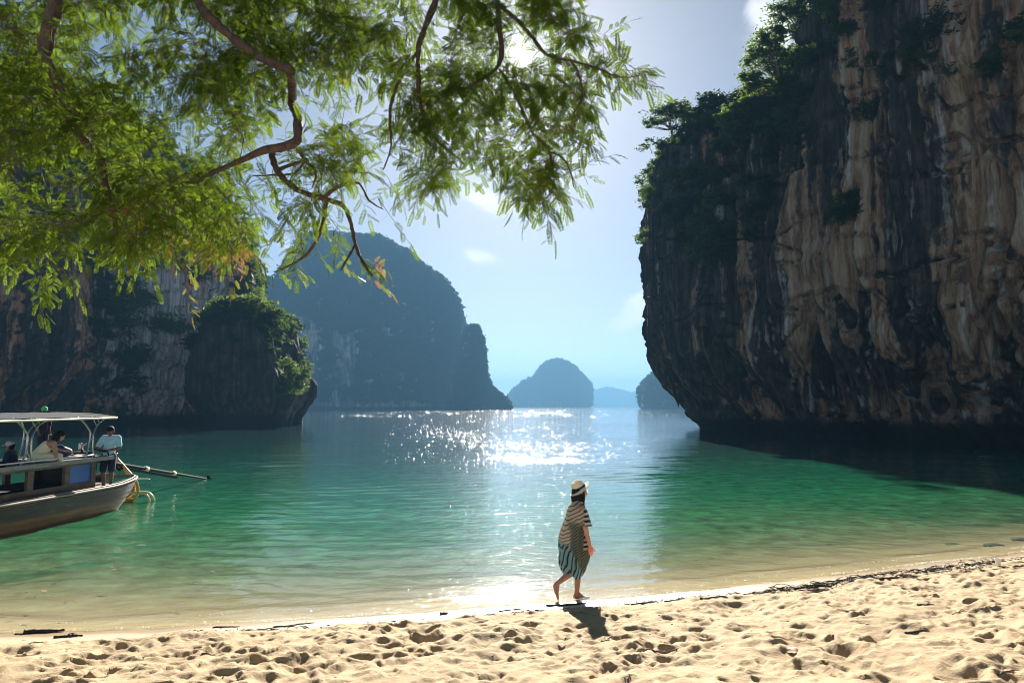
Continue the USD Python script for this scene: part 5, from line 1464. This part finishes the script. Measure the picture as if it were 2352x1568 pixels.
# hoses and pipes at the stern (photo outline taken at their real distance)
for k, pts_ in enumerate([[(268, 1052), (284, 1070), (303, 1092), (315, 1112), (317, 1128), (308, 1146), (294, 1148), (287, 1136)], [(272, 1062), (290, 1082), (306, 1102), (309, 1120), (303, 1134), (293, 1141), (288, 1133)]]):
    pw = [at(x, y, 19.55 + .06 * k) for x, y in pts_]
    lo = [np.array([(p[0] - BO[0]) * _c + (p[1] - BO[1]) * _s, -(p[0] - BO[0]) * _s + (p[1] - BO[1]) * _c, p[2]]) for p in pw]
    obj('hose', pipe(lo, .040, 30), m_hose, BOAT, smooth=True)
for pts_, r_, m_, nm in [([(286, 1140), (303, 1132), (325, 1129), (340, 1131), (350, 1139), (354, 1149)], .034, m_yel, 'stern_pipe'), ([(296, 1134), (322, 1131), (334, 1134), (341, 1142), (343, 1152)], .030, m_yel, 'stern_pipe'),
                         ([(236, 1117), (265, 1108), (288, 1101), (302, 1099), (344, 1100)], .016, m_white, 'boat_hook'), ([(344, 1100), (343, 1116), (330, 1119)], .010, m_wood, 'hook_end'),
                         ([(281, 1140), (280, 1165)], .02, m_wood, 'rudder_post'), ([(285, 1142), (285, 1172)], .02, m_wood, 'rudder_post'), ([(258, 1051), (270, 1040)], .02, m_steel, 'tiller')]:
    pw = [at(x, y, 19.6) for x, y in pts_]
    lo = [np.array([(p[0] - BO[0]) * _c + (p[1] - BO[1]) * _s, -(p[0] - BO[0]) * _s + (p[1] - BO[1]) * _c, p[2]]) for p in pw]
    obj(nm, pipe(lo, r_, 18), m_, BOAT, smooth=True)
obj('rudder_board', box(-.05, .75, -.25, 1.25, -.075, -.025), m_red, BOAT)
# loose things on the roof
def on_boat(name, label, cat, p, rz=0.0):
    return thing(name, label, cat, boat_world(p), BRZ + rz)


t = on_boat('bag', 'black soft bag lying on the boat roof at the left edge', 'bag', (.55, -5.0, 1.398))
obj('bag_body', solid([hull([((-.22, -.1, .07), .07), ((.22, -.1, .07), .07), ((-.2, .1, .06), .06), ((.2, .1, .06), .06)]), hull([((-.05, 0, .1), .08), ((.08, 0, .1), .08)])], .02, 3), m_black, t, smooth=True)
obj('strap', tube(spline([(-.15, -.1, .12), (-.05, -.12, .20), (.08, -.12, .20), (.16, -.1, .12)], 12), .012, 6), m_black, t, smooth=True)
t = on_boat('crate', 'small white box at the left end of the boat roof', 'box', (.62, -5.55, 1.398))
obj('box_body', box(-.16, .16, -.12, .12, 0, .14), m_white, t); obj('lid', box(-.17, .17, -.13, .13, .142, .165), m_hose, t)
t = on_boat('basin', 'blue bundle on the boat roof beside the leaning woman', 'bundle', (.42, -2.85, 1.462))
obj('basin_body', solid([hull([((-.1, -.14, .1), .10), ((.1, .14, .1), .10), ((0, 0, .17), .11)]), hull([((.1, -.1, .06), .06), ((.0, .2, .07), .07)])], .02, 3), noisy('blue_bundle_look', (.012, .03, .12), (.02, .06, .22), scale=9, rough=.6), t, smooth=True)
obj('rope', tube(spline([(-.1, -.2, .05), (-.02, 0, .285), (.05, .22, .05)], 12), .012, 6), m_white, t, smooth=True)

# ------------------------------------------------------------------ people on the boat
SHIRT = noisy('blue_shirt_look', (.30, .50, .56), (.40, .62, .68), scale=7, rough=.85)
NAVY = principled('navy_cloth_look', (.010, .013, .035), .85)
m_dress = noisy('cream_dress_look', (.62, .55, .34), (.76, .69, .46), scale=6, rough=.85)
JM = {'pelvis': (-.05, .02, .84), 'chest': (-.015, .0, 1.13), 'neck': (-.01, -.02, 1.335), 'head': (.0, -.05, 1.455), 'shL': (-.20, .0, 1.265), 'elL': (-.30, -.10, 1.02), 'wrL': (-.08, -.26, .975),
      'shR': (.19, .0, 1.27), 'elR': (.285, -.07, 1.02), 'wrR': (.10, -.25, .965), 'hipL': (-.135, .02, .80), 'knL': (-.13, -.06, .44), 'anL': (-.13, .0, .075), 'toeL': (-.15, -.16, .02), 'heelL': (-.12, .05, .03),
      'hipR': (.045, .02, .80), 'knR': (.15, -.14, .46), 'anR': (.06, .0, .09), 'toeR': (.09, -.16, .03), 'heelR': (.05, .05, .035)}
M, JM, RM, FM = figure('person', 'man in light blue shirt and navy shorts standing on the boat stern', JM, boat_world((.78, -1.5, .577)), BRZ, face=(-.12, -.9, -.42), up=(0, -.3, 1), skin=m_skin_dark,
                       hands={'L': ((1, -.1, -.05), (0, .3, -1), 1, .7), 'R': ((-1, -.1, .05), (0, .3, -1), -1, .7)})
lerp = lambda a, b, t_: a * (1 - t_) + b * t_
sl = [hull([(JM['pelvis'] + [0, 0, -.03], .135), (JM['chest'], .145)]), hull([(JM['chest'], .145), (JM['shL'], .078), (JM['shR'], .078), (JM['neck'] + [0, 0, -.06], .062)])]
for s_ in 'LR':
    sl.append(hull([(JM['sh' + s_], .080), (lerp(JM['sh' + s_], JM['el' + s_], .72), .072)]))
cloth(M, 'shirt', sl, SHIRT)
cloth(M, 'collar', [hull([(JM['neck'] + [-.05, -.03, -.045], .022), (JM['neck'] + [-.03, .06, -.02], .022)]), hull([(JM['neck'] + [.05, -.03, -.045], .022), (JM['neck'] + [.03, .06, -.02], .022)]), hull([(JM['neck'] + [-.03, .06, -.02], .022), (JM['neck'] + [.03, .06, -.02], .022)])], SHIRT, .015, 3)
sh = [hull([(JM['pelvis'] + [0, 0, -.02], .130), (JM['hipL'], .105), (JM['hipR'], .105)])]
for s_ in 'LR':
    sh.append(hull([(JM['hip' + s_], .105), (lerp(JM['hip' + s_], JM['kn' + s_], .95), .085)]))
cloth(M, 'shorts', sh, NAVY)
P_ = FM[3]
cloth(M, 'hair', [hull([(P_(-.02, 0, .04), .088), (P_(.02, 0, .055), .078)]), hull([(P_(-.03, 0, .03), .086), (P_(-.04, 0, -.05), .062)])], m_hair, .015, 3)
hp_ = (JM['wrL'] + JM['wrR']) / 2 + [0, -.03, -.01]
t = thing('handlebar', 'black curved engine handle held in both hands by the blue shirted man', 'handle', boat_world(np.array((.78, -1.5, .577)) + hp_), BRZ)
obj('handle_bar', tube(spline([(-.40, .12, .20), (-.36, .08, .10), (-.22, .03, .03), (0, 0, 0), (.10, -.02, -.02), (.16, -.02, -.12)], 20), .016, 8), m_black, t, smooth=True)
obj('grip', tube([(-.09, .005, .008), (.03, -.008, -.005)], .026, 10), m_black, t, smooth=True)

JF = {'pelvis': (0, 0, .13), 'chest': (.20, .0, .36), 'neck': (.36, .0, .50), 'head': (.46, -.01, .575), 'shR': (.28, -.15, .43), 'elR': (.30, -.22, .20), 'wrR': (.36, -.22, .03), 'shL': (.29, .15, .43), 'elL': (.46, .12, .27), 'wrL': (.66, .06, .22),
      'hipL': (.02, .09, .11), 'knL': (.42, .10, .12), 'anL': (.08, .12, .05), 'toeL': (-.08, .13, .03), 'heelL': (.02, .12, .09), 'hipR': (.02, -.09, .11), 'knR': (.42, -.10, .12), 'anR': (.08, -.13, .05), 'toeR': (-.08, -.14, .03), 'heelR': (.02, -.13, .09)}
FB = (.52, -3.72, 1.397)
F_, JF, RF, FF = figure('person', 'long haired woman in cream dress kneeling and leaning forward on the boat roof', JF, boat_world(FB), BRZ + math.radians(58), k=.95, face=(.86, -.1, -.42), up=(.35, 0, 1),
                        hands={'R': ((.5, 0, -.8), (.8, 0, .3), 1, .15), 'L': ((1, -.1, -.25), (0, 0, -1), -1, .3)})
cloth(F_, 'dress', [hull([(JF['pelvis'], .135), (JF['chest'], .130)]), hull([(JF['chest'], .130), (lerp(JF['chest'], JF['neck'], .5) + [-.02, .05, -.04], .075), (lerp(JF['chest'], JF['neck'], .5) + [-.02, -.05, -.04], .075)]),
                     hull([(JF['pelvis'], .135), (JF['hipL'], .105), (JF['hipR'], .105), (JF['knL'], .085), (JF['knR'], .085)]), hull([(JF['pelvis'] + [-.03, 0, -.04], .085), (JF['knL'] + [.02, .04, -.05], .06), (JF['knR'] + [.02, -.06, -.05], .06), (np.array((-.1, .1, .06)), .05), (np.array((-.1, -.1, .06)), .05)])], m_dress)
P_ = FF[3]
cloth(F_, 'hair', [hull([(P_(-.03, 0, .03), .090), (P_(.0, 0, .05), .082)]), hull([(P_(-.05, 0, .0), .085), (P_(-.07, 0, -.14), .075), (P_(-.04, -.06, -.15), .04)]), hull([(P_(-.06, -.02, -.12), .07), (P_(-.01, -.07, -.28), .025), (P_(-.08, -.03, -.27), .03)])], m_hair, .018, 3)
# man with the cap, only his upper body shows behind the roof
JC = {'pelvis': (0, 0, .82), 'chest': (0, 0, 1.02), 'neck': (.01, 0, 1.17), 'head': (.03, 0, 1.275), 'shL': (0, .16, 1.11), 'elL': (.05, .20, .88), 'wrL': (.2, .14, .80), 'shR': (0, -.16, 1.11), 'elR': (.05, -.20, .88), 'wrR': (.2, -.14, .80),
      'hipL': (0, .085, .78), 'knL': (.38, .12, .78), 'anL': (.36, .12, .47), 'toeL': (.48, .13, .43), 'heelL': (.32, .12, .43), 'hipR': (0, -.085, .78), 'knR': (.38, -.12, .78), 'anR': (.36, -.12, .47), 'toeR': (.48, -.13, .43), 'heelR': (.32, -.12, .43)}
CB = (-.17, -3.62, .47)
C_, JC, RC, FC = figure('person', 'man in grey cap and navy shirt seen beyond the boat roof facing left', JC, boat_world(CB), BRZ + math.radians(200), k=.95, face=(1, .1, -.08), skin=m_skin_dark)
cloth(C_, 'shirt', [hull([(JC['pelvis'], .13), (JC['chest'], .14)]), hull([(JC['chest'], .14), (JC['shL'], .075), (JC['shR'], .075), (JC['neck'] + [0, 0, -.05], .06)])] + [hull([(JC['sh' + s_], .075), (JC['el' + s_], .06)]) for s_ in 'LR'], principled('navy_shirt_look', (.012, .02, .06), .8))
cloth(C_, 'trousers', [hull([(JC['pelvis'], .13), (JC['hipL'], .10), (JC['hipR'], .10)])] + [hull([(JC['hip' + s_], .10), (JC['kn' + s_], .075)]) for s_ in 'LR'] + [hull([(JC['kn' + s_], .075), (JC['an' + s_], .055)]) for s_ in 'LR'], NAVY)
P_ = FC[3]
cloth(C_, 'hair', [hull([(P_(-.03, 0, .02), .084), (P_(-.03, 0, -.03), .07)])], m_hair, .018, 3)
m_cap = principled('grey_cap_look', (.42, .40, .38), .8)
cp = cloth(C_, 'cap', [hull([(P_(-.015, 0, .055), .088), (P_(.01, 0, .065), .078)]), hull([(P_(.06, .05, .05), .012), (P_(.06, -.05, .05), .012), (P_(.155, .035, .038), .008), (P_(.155, -.035, .038), .008)])], m_cap, .015, 2)
# child with the green cap beyond the canopy
GB = (-.86, -1.80, 1.397)
kk = .80
JG = {a: np.asarray(b) * .775 for a, b in {'pelvis': (0, 0, .90), 'chest': (0, 0, 1.17), 'neck': (0, 0, 1.37), 'head': (.02, 0, 1.49), 'shL': (0, .16, 1.29), 'elL': (.0, .20, 1.03), 'wrL': (.08, .18, .80), 'shR': (0, -.16, 1.29), 'elR': (.0, -.20, 1.03), 'wrR': (.08, -.18, .80),
      'hipL': (0, .085, .86), 'knL': (.02, .09, .47), 'anL': (-.02, .09, .085), 'toeL': (.13, .1, .02), 'heelL': (-.05, .09, .03), 'hipR': (0, -.085, .86), 'knR': (.02, -.09, .47), 'anR': (-.02, -.09, .085), 'toeR': (.13, -.1, .02), 'heelR': (-.05, -.09, .03)}.items()}
G_, JG, RG, FG = figure('person', 'small person in bright green cap showing above the boat canopy', JG, boat_world(GB), BRZ + math.radians(-20), k=.80, face=(1, 0, -.1), skin=m_skin_dark)
cloth(G_, 'shirt', [hull([(JG['pelvis'], .105), (JG['chest'], .112)]), hull([(JG['chest'], .112), (JG['shL'], .06), (JG['shR'], .06), (JG['neck'] + [0, 0, -.05], .048)])] + [hull([(JG['sh' + s_], .06), (JG['el' + s_], .048)]) for s_ in 'LR'], NAVY)
cloth(G_, 'trousers', [hull([(JG['pelvis'], .105), (JG['hipL'], .08), (JG['hipR'], .08)])] + [hull([(JG['hip' + s_], .08), (JG['kn' + s_], .06)]) for s_ in 'LR'] + [hull([(JG['kn' + s_], .06), (JG['an' + s_], .045)]) for s_ in 'LR'], NAVY)
P_ = FG[3]
cloth(G_, 'cap', [hull([(P_(-.015, 0, .05), .075), (P_(.01, 0, .06), .066)]), hull([(P_(.05, .04, .045), .010), (P_(.05, -.04, .045), .010), (P_(.125, .028, .035), .007), (P_(.125, -.028, .035), .007)])], principled('green_cap_look', (.02, .42, .12), .7), .015, 2)
# ------------------------------------------------------------------ flotsam on the sand
r7 = np.random.default_rng(77)
m_twig = noisy('wet_wood_look', (.010, .008, .007), (.045, .034, .026), scale=20, rough=.7)
m_drift = noisy('drift_wood_look', (.05, .036, .026), (.16, .12, .09), scale=14, rough=.8, bump=.004)


def stick(px, py, length, angle, r_, label, m=m_twig, name='stick', forks=1, group=None, seed=0, lift=.6):
    """A stick lying on the sand at a place in the photo; angle on the ground from +x towards +y."""
    rr = np.random.default_rng(seed)
    g = ground_at(px, py, .03)
    for _ in range(14):
        g = ground_at(px, py, sand_z(g[0], g[1]))
    x0, y0 = g[:2]
    d = np.array([math.cos(angle), math.sin(angle)])
    n_ = 8
    pts_ = []
    for u_ in np.linspace(-.5, .5, n_):
        x, y = x0 + d[0] * length * u_ + rr.normal() * .02 * length, y0 + d[1] * length * u_ + rr.normal() * .02 * length
        pts_.append((x, y, sand_z(x, y)))
    pts_ = np.array(pts_)
    line = np.interp(np.arange(n_), [0, n_ - 1], [pts_[0, 2], pts_[-1, 2]])
    pts_[:, 2] = np.maximum(pts_[:, 2] * .5 + line * .5, pts_[:, 2] - .4 * r_) + r_ * lift
    o = np.array([x0, y0, sand_z(x0, y0)])
    t = thing(name, label, 'stick' if name != 'driftwood' else 'driftwood', o, group=group)
    prof_ = r_ * (1 - .55 * np.linspace(0, 1, n_ * 3)) * (.85 + .3 * rr.random(n_ * 3))
    v, f = tube(spline(pts_, n_ * 3) - o, prof_, 7)
    v = v + (noise(v * 30, 3)[:, None] - .5) * r_ * .4
    obj('stem', (v, f), m, t, smooth=True)
    for _ in range(forks):
        i = rr.integers(2, 6)
        a2 = angle + rr.choice([-1, 1]) * rr.uniform(.4, 1.0)
        e = pts_[i] + np.array([math.cos(a2), math.sin(a2), rr.uniform(.05, .35)]) * length * rr.uniform(.15, .3)
        obj('side_twig', tube(spline([pts_[i] - o, (pts_[i] + e) / 2 - o + rr.normal(size=3) * .01, e - o], 6), np.linspace(r_ * .55, r_ * .25, 6), 5), m, t, smooth=True)
    return t


STICKS = [(100, 1452, .42, .10, .030, 'thick black driftwood log at the water edge on the far left'), (158, 1462, .30, .12, .018, 'flat dark slab of wood just right of the leftmost log'), (45, 1456, .10, 0, .010, 'short black chip beside the leftmost log'),
          (655, 1438, .28, .2, .012, 'dark stick on the wrack line left of the picture middle'), (520, 1440, .30, .05, .010, 'thin dark stick on the smooth wet sand at left'), (700, 1432, .22, .25, .009, 'short twig above the footprints left of middle'),
          (1020, 1410, .10, .3, .022, 'small black lump of wood on the bright wet sand'), (1180, 1400, .40, .2, .010, 'long dark twig left of the walking woman'), (1300, 1389, .55, .05, .016, 'dark stranded branch in the shadow of the woman'),
          (1480, 1385, .40, .25, .014, 'dark stick on the wrack line right of the woman'), (1550, 1378, .30, .1, .011, 'forked black twig two steps right of the woman'), (1640, 1372, .45, .3, .013, 'thin branch between the woman and the large wrack heap'),
          (1735, 1365, .35, .2, .012, 'short dark branch before the large wrack heap'), (1880, 1345, .90, .30, .016, 'long bare branch along the large wrack heap'), (1960, 1336, .80, .28, .018, 'curved dark branch on the large wrack heap'),
          (2060, 1322, .75, .32, .020, 'thick dark branch in the middle of the wrack heap'), (2150, 1312, .70, .25, .016, 'tangled branch near the white cup'), (2255, 1296, .55, .35, .016, 'spiky dark branch just left of the white cup'),
          (2330, 1300, .50, .0, .012, 'dark twig at the right edge beyond the white cup'), (1520, 1504, .34, .05, .012, 'brown stick on the sand below the wrack'), (2105, 1440, .26, .08, .012, 'straight brown stick in the right foreground sand'), (2125, 1389, .22, .02, .009, 'straight grey stick high on the right sand'),
          (1395, 1470, .26, .8, .008, 'crooked thin twig sticking from the sand below the woman'), (1440, 1560, .24, 1.1, .009, 'twig at the lower picture edge below the woman'), (2310, 1545, .30, .5, .010, 'brown twig in the lower right corner'),
          (1300, 1462, .16, 1.2, .008, 'upright twig in front of the shadow of the woman'), (480, 1502, .12, .4, .010, 'black stick half buried in a footprint at left'), (2200, 1405, .22, .3, .006, 'two legged twig on the far right sand'), (1960, 1412, .16, -.4, .006, 'hair thin dark twig right of middle foreground')]
for i, (px, py, L_, a_, r_, lab) in enumerate(STICKS):
    stick(px, py, L_, a_ + .12, r_, lab, m=m_twig if py < 1400 or i < 3 else m_drift, name='driftwood' if r_ > .017 else 'stick', forks=0 if r_ > .021 or L_ < .2 else 2, seed=700 + i)

# fine wrack: chips, seed pods and broken twigs nobody could count
parts = []
def chip(x, y, L_, r_):
    a_ = r7.normal(.15, .7); z = sand_z(x, y) + r_ * .6
    d = np.array([math.cos(a_), math.sin(a_), r7.normal() * .25]) * L_ / 2
    mid = np.array([x, y, z]) + r7.normal(size=3) * L_ * .08
    parts.append(tube([np.array([x, y, z]) - d, mid, np.array([x, y, z + .004]) + d], [r_ * .6, r_, r_ * .5], 4))


for _ in range(1500):
    x = r7.uniform(-7.5, 10.5)
    dens = float(fbm(np.array([[x / .9, 3.3, 0]]), 3, 171)[0]); right = sstep(2.5, 7, x) * .35
    if r7.random() > sstep(.42, .66, dens + right * .5) * .9 + .07:
        continue
    w = .46 + r7.normal() * (.055 + .05 * right) + .12 * (float(noise(np.array([[x / 1.1, 7.7, 0]]), 172)[0]) - .5)
    chip(x, float(shore_y(x)) - w, r7.uniform(.02, .11) * (1 + right), r7.uniform(.0025, .007))
for _ in range(260):
    x = r7.uniform(-7, 10); chip(x, float(shore_y(x)) - r7.uniform(.15, 3.5), r7.uniform(.015, .05), r7.uniform(.002, .005))
# the denser heap at right
for _ in range(520):
    px = r7.uniform(1760, 2290); py = np.interp(px, [1500, 1760, 1900, 2060, 2180, 2290], [1383, 1362, 1345, 1322, 1306, 1292]) + r7.normal() * 7
    g = ground_at(px, py, .05); chip(g[0], g[1], r7.uniform(.05, .24), r7.uniform(.003, .008))
tag(obj('wrack_debris', join(parts), m_twig, smooth=False), 'black broken twigs and plant bits along the tide line', kind='stuff')

# fallen leaves
m_leafr = noisy('fallen_leaf_look', (.16, .045, .015), (.34, .13, .03), scale=18, rough=.6)
m_leafy = noisy('yellow_fallen_leaf_look', (.42, .30, .03), (.60, .46, .06), scale=18, rough=.6)
m_leafd = noisy('dark_leaf_look', (.012, .012, .010), (.05, .035, .02), scale=18, rough=.5)


def leaf_on(px, py, L_, m, label, seed, z=None, width=.42):
    rr = np.random.default_rng(seed)
    flat_ = .02 if z is not None else .12
    L_ = L_ * (.75 if z is not None else 1)
    g = ground_at(px, py, .03 if z is None else z)
    if z is None:
        for _ in range(14):
            g = ground_at(px, py, sand_z(g[0], g[1]))
    t = thing('fallen_leaf', label, 'leaf', g, rr.uniform(0, 6.28))
    u_ = np.linspace(0, 1, 9); w_ = width * .5 * np.sin(np.pi * u_ ** .8) ** .9 * L_
    bend = flat_ * L_ * np.sin(np.pi * u_)
    rows = [np.stack([(u_ - .5) * L_, s_ * w_, bend + np.abs(s_) * w_ * flat_ * 3 + .006], 1) for s_ in (-1, -.5, 0, .5, 1)]
    obj('blade', (np.vstack(rows), grid_faces(5, 9)), m, t, smooth=True)
    obj('stalk', tube([(-.5 * L_, 0, .006), (-.62 * L_, .0, .010), (-.75 * L_, .01, .006)], .003, 5), m, t, smooth=True)


for i, (px, py, L_, m, lab) in enumerate([(1820, 1497, .16, m_leafr, 'curled red brown leaf on the sand in the right foreground'), (1744, 1399, .09, m_leafr, 'orange leaf on the bright wet sand left of the wrack heap'), (1273, 1510, .07, m_leafy, 'yellow leaf in a footprint below the woman'),
                                            (1330, 1432, .06, m_leafy, 'tiny yellow leaf by the head of the shadow'), (2246, 1292, .07, m_leafr, 'tan leaf beside the white cup'), (1290, 1481, .10, m_leafr, 'brown leaf on the sand below the shadow'), (75, 1507, .06, m_leafy, 'small yellow leaf in the sand at lower left'), (640, 1450, .06, m_leafy, 'yellow leaf just below the tide line')]):
    leaf_on(px, py, L_, m, lab, 800 + i)
for i, (px, py, L_, m, lab) in enumerate([(122, 1342, .22, m_leafd, 'long dark leaf floating in the shallow water at left'), (42, 1363, .20, m_leafd, 'black leaf cluster floating at the left edge'), (18, 1352, .14, m_leafd, 'dark narrow leaf floating nearest the left edge'), (68, 1372, .14, m_leafd, 'small dark leaf afloat below the black cluster'),
                                            (100, 1357, .20, m_leafr, 'reddish leaf floating right of the black cluster'), (150, 1385, .10, m_leafd, 'round greenish dark leaf in the shallows at left'), (488, 1313, .12, m_leafd, 'dark leaf drifting in the green shallows'), (260, 1308, .14, m_leafr, 'brown leaf drifting below the boat'), (450, 1340, .10, m_leafd, 'thin dark leaf drifting left of the glare'),
                                            (52, 1436, .12, m_leafd, 'bluish dark bit in the beige water above the leftmost log'), (325, 1252, .30, m_leafd, 'dark patch of leaves drifting under the stern'), (175, 1380, .09, m_leafr, 'small red leaf in the left shallows'), (70, 1346, .08, m_leafr, 'tiny red leaf above the black cluster')]):
    leaf_on(px, py, L_, m, lab, 830 + i, z=.012)

# white paper cup near the wrack
g = ground_at(2293, 1300, .03)
for _ in range(14):
    g = ground_at(2293, 1300, sand_z(g[0], g[1]))
t = thing('cup', 'white crumpled cup lying beyond the wrack heap at far right', 'cup', g + [0, 0, .02], .6)
cup = []
for u_, r_ in ((0, .028), (.02, .034), (.06, .040), (.10, .046)):
    t_ = np.linspace(0, 2 * np.pi, 24, endpoint=False)
    cup.append(np.stack([r_ * np.cos(t_) * (1 + .12 * np.sin(3 * t_)), r_ * np.sin(t_), np.full(24, u_)], 1))
obj('cup_body', (np.vstack(cup), grid_faces(4, 24, True)), m_white, t, smooth=True)
obj('rim', tube(np.vstack([cup[-1], cup[-1][:1]]), .004, 6), m_white, t, smooth=True)

# dark stones on the shallow bottom at right
m_stone = noisy('seabed_stone_look', (.012, .022, .014), (.05, .06, .035), scale=14, rough=.8)
STONES = [(1653, 1212, .20), (1714, 1209, .24), (1765, 1213, .18), (1815, 1163, .22), (1820, 1140, .22), (2155, 1167, .26), (2178, 1193, .26), (2255, 1206, .20), (2285, 1253, .22), (2095, 1205, .16), (2285, 1207, .22), (2190, 1250, .16), (1835, 1155, .14), (2030, 1150, .2), (1600, 1195, .16), (1905, 1250, .10), (1690, 1246, .08), (2350, 1240, .24)]
LBL = ['flat dark stone nearest the reflection edge', 'long dark stone in the green water beside the reflection edge', 'yellowish dark stone third from the reflection edge', 'dark stone in the emerald water near the upper edge of the shallows', 'dark stone just above another in the emerald water', 'dark stone below the cliff shadow edge',
       'wide dark stone near the cliff shadow', 'dark stone between two pale patches at right', 'green dark stone nearest the right shore', 'faint stone in the middle of the right shallows', 'dark stone near the right picture edge', 'small stone off the right shore', 'small faint stone in emerald water', 'faint stone under the cliff shadow tip', 'small stone inside the reflection edge', 'tiny dark stone close to the swash', 'tiny stone below the long dark stone', 'dark stone at the right picture edge']
for i, ((px, py, s_), lab) in enumerate(zip(STONES, LBL)):
    g = ground_at(px, py, 0)
    d = ray(px, py); p = g.copy()
    for _ in range(400):
        if p[2] < sand_z(p[0], p[1]):
            break
        p = p + d * .02
    ico = trimesh.creation.icosphere(3, 1.0)
    v = ico.vertices * (1 + .5 * (fbm(ico.vertices * 1.3 + i, 3, 181)[:, None] - .5)) * np.array([s_, s_ * .8, s_ * .22])
    t = thing('stone', lab, 'stone', p, r7.uniform(0, 6))
    obj('stone_body', (v, ico.faces), m_stone, t, smooth=True)

# ------------------------------------------------------------------ wavelets: crests that catch the sun
m_rip = mat('wavelet_look', {'g': ('geometry', {}), 'dt': ('vector_math', {'math_type': 'dot_product'}), 'ab': ('math', {'math_type': 'absolute'}), 'om': ('math', {'math_type': 'subtract', 'value1': 1.0, 'use_clamp': True}), 'pw': ('math', {'math_type': 'power', 'value2': 5.0}),
                             'fr': ('math', {'math_type': 'multiply_add', 'value2': .98, 'value3': .02, 'use_clamp': True}), 'gl': ('glossy_bsdf', {'roughness': .10, 'color': (1, 1, 1)}), 'tr': ('transparent_bsdf', {}), 'm': ('mix_closure', {})},
            [('g.normal', 'dt.vector1'), ('g.incoming', 'dt.vector2'), ('dt.value', 'ab.value1'), ('ab.value', 'om.value2'), ('om.value', 'pw.value1'), ('pw.value', 'fr.value1'), ('fr.value', 'm.fac'), ('tr.BSDF', 'm.closure1'), ('gl.BSDF', 'm.closure2')], surface='m.closure')
rr_, aa_ = np.meshgrid([0, .35, .7, 1.0], np.linspace(0, 2 * np.pi, 12, endpoint=False), indexing='ij')
dome_ = (np.stack([rr_ * np.cos(aa_), rr_ * np.sin(aa_), .15 * (1 - rr_ ** 2)], -1).reshape(-1, 3), grid_faces(4, 12, True))
WP, WS = [], []


def crests(n, px0, px1, py0, py1, a0, a1, seed, power=1.0, mask=None):
    rr = np.random.default_rng(seed)
    k = 0
    while k < n:
        px, py = rr.uniform(px0, px1), py0 + (py1 - py0) * rr.random() ** power
        if mask is not None and rr.random() > mask(px, py):
            continue
        g = ground_at(px, py, 0.0)
        s_ = rr.uniform(a0, a1) ** 1.0
        WP.append((g[0], g[1], .006)); WS.append((s_, s_ * rr.uniform(.6, 1.0), s_ * rr.uniform(.9, 2.0)))
        k += 1


G = lambda x, c, w: math.exp(-((x - c) / w) ** 2)
nz = lambda px, py, a, b, s_: float(fbm(np.array([[px / a, py / b, 0.]]), 2, s_)[0])
crests(1900, 880, 1560, 958, 1065, .035, .105, 1001, 1.0, lambda x, y: min(1, G(x, 1120 + (y - 985) * 1.7, 130) * (.15 + 1.6 * float(sstep(.42, .68, nz(x, y, 60, 14, 5)))) + .04))
crests(800, 700, 1560, 939, 957, .14, .45, 1002, 1.0, lambda x, y: min(1, .25 + G(x, 1000, 250)) * float(sstep(.35, .6, nz(x, y, 50, 6, 6))))
crests(700, 900, 1330, 1318, 1395, .012, .030, 1003, 1.0, lambda x, y: G(x, 1130 + (1355 - y) * 1.2, 130) * G(y, 1358 - (x - 1130) * .10, 24))
crests(520, 1330, 2352, 1262, 1372, .010, .022, 1004, 1.0, lambda x, y: G(y, np.interp(x, [1330, 1552, 1960, 2352], [1352, 1344, 1302, 1252]), 9) * (1 - .6 * (x > 1900)))
crests(180, 300, 950, 1380, 1432, .010, .020, 1005, 1.0, lambda x, y: G(y, np.interp(x, [0, 572, 950], [1440, 1415, 1395]), 7))
crests(420, 1000, 1500, 1040, 1230, .02, .05, 1008, 1.8, lambda x, y: G(x, 1215, 110) * (.25 + float(sstep(.45, .65, nz(x, y, 50, 12, 8)))))
crests(160, 1000, 1560, 1065, 1320, .015, .03, 1006, 1.0, lambda x, y: .3 + .7 * G(x, 1250, 150))
# broken foam left by the lapping water
rf = np.random.default_rng(1020)
FP, FS = [], []
for _ in range(6500):
    x = rf.uniform(-6.5, 11)
    c_ = float(fbm(np.array([[x / .7, 5.5, 0.]]), 3, 191)[0])
    d_ = .10 + .22 * (float(noise(np.array([[x / 1.6, 2.2, 0.]]), 192)[0]) - .5) + rf.normal() * .035
    if rf.random() > .25:
        d_ += .35 + .25 * (float(noise(np.array([[x / 1.1, 9.2, 0.]]), 193)[0]) - .5) if rf.random() < .4 else 0
    if rf.random() > sstep(.40, .62, c_) * .9 + .06:
        continue
    y = float(shore_y(x)) + d_ - .10
    FP.append((x, y, max(sand_z(x, y), .0) + .004)); FS.append(rf.uniform(.003, .010))
m_foam = principled('foam_look', (.80, .80, .78), .5)
FS = np.array(FS)
o = instancer('foam', [(dome_, m_foam)], FP, np.stack([FS, FS * .8, FS * 3], 1), quat_z(rf.uniform(0, 6.28, len(FP))), np.zeros(len(FP), int))
tag(o, 'thin broken foam where the water laps the sand')
rw = np.random.default_rng(1010)
o = instancer('wavelets', [(dome_, m_rip)], WP, WS, quat_z(rw.normal(0, .4, len(WP))), np.zeros(len(WP), int))
tag(o, 'small wave crests glittering in the sun')
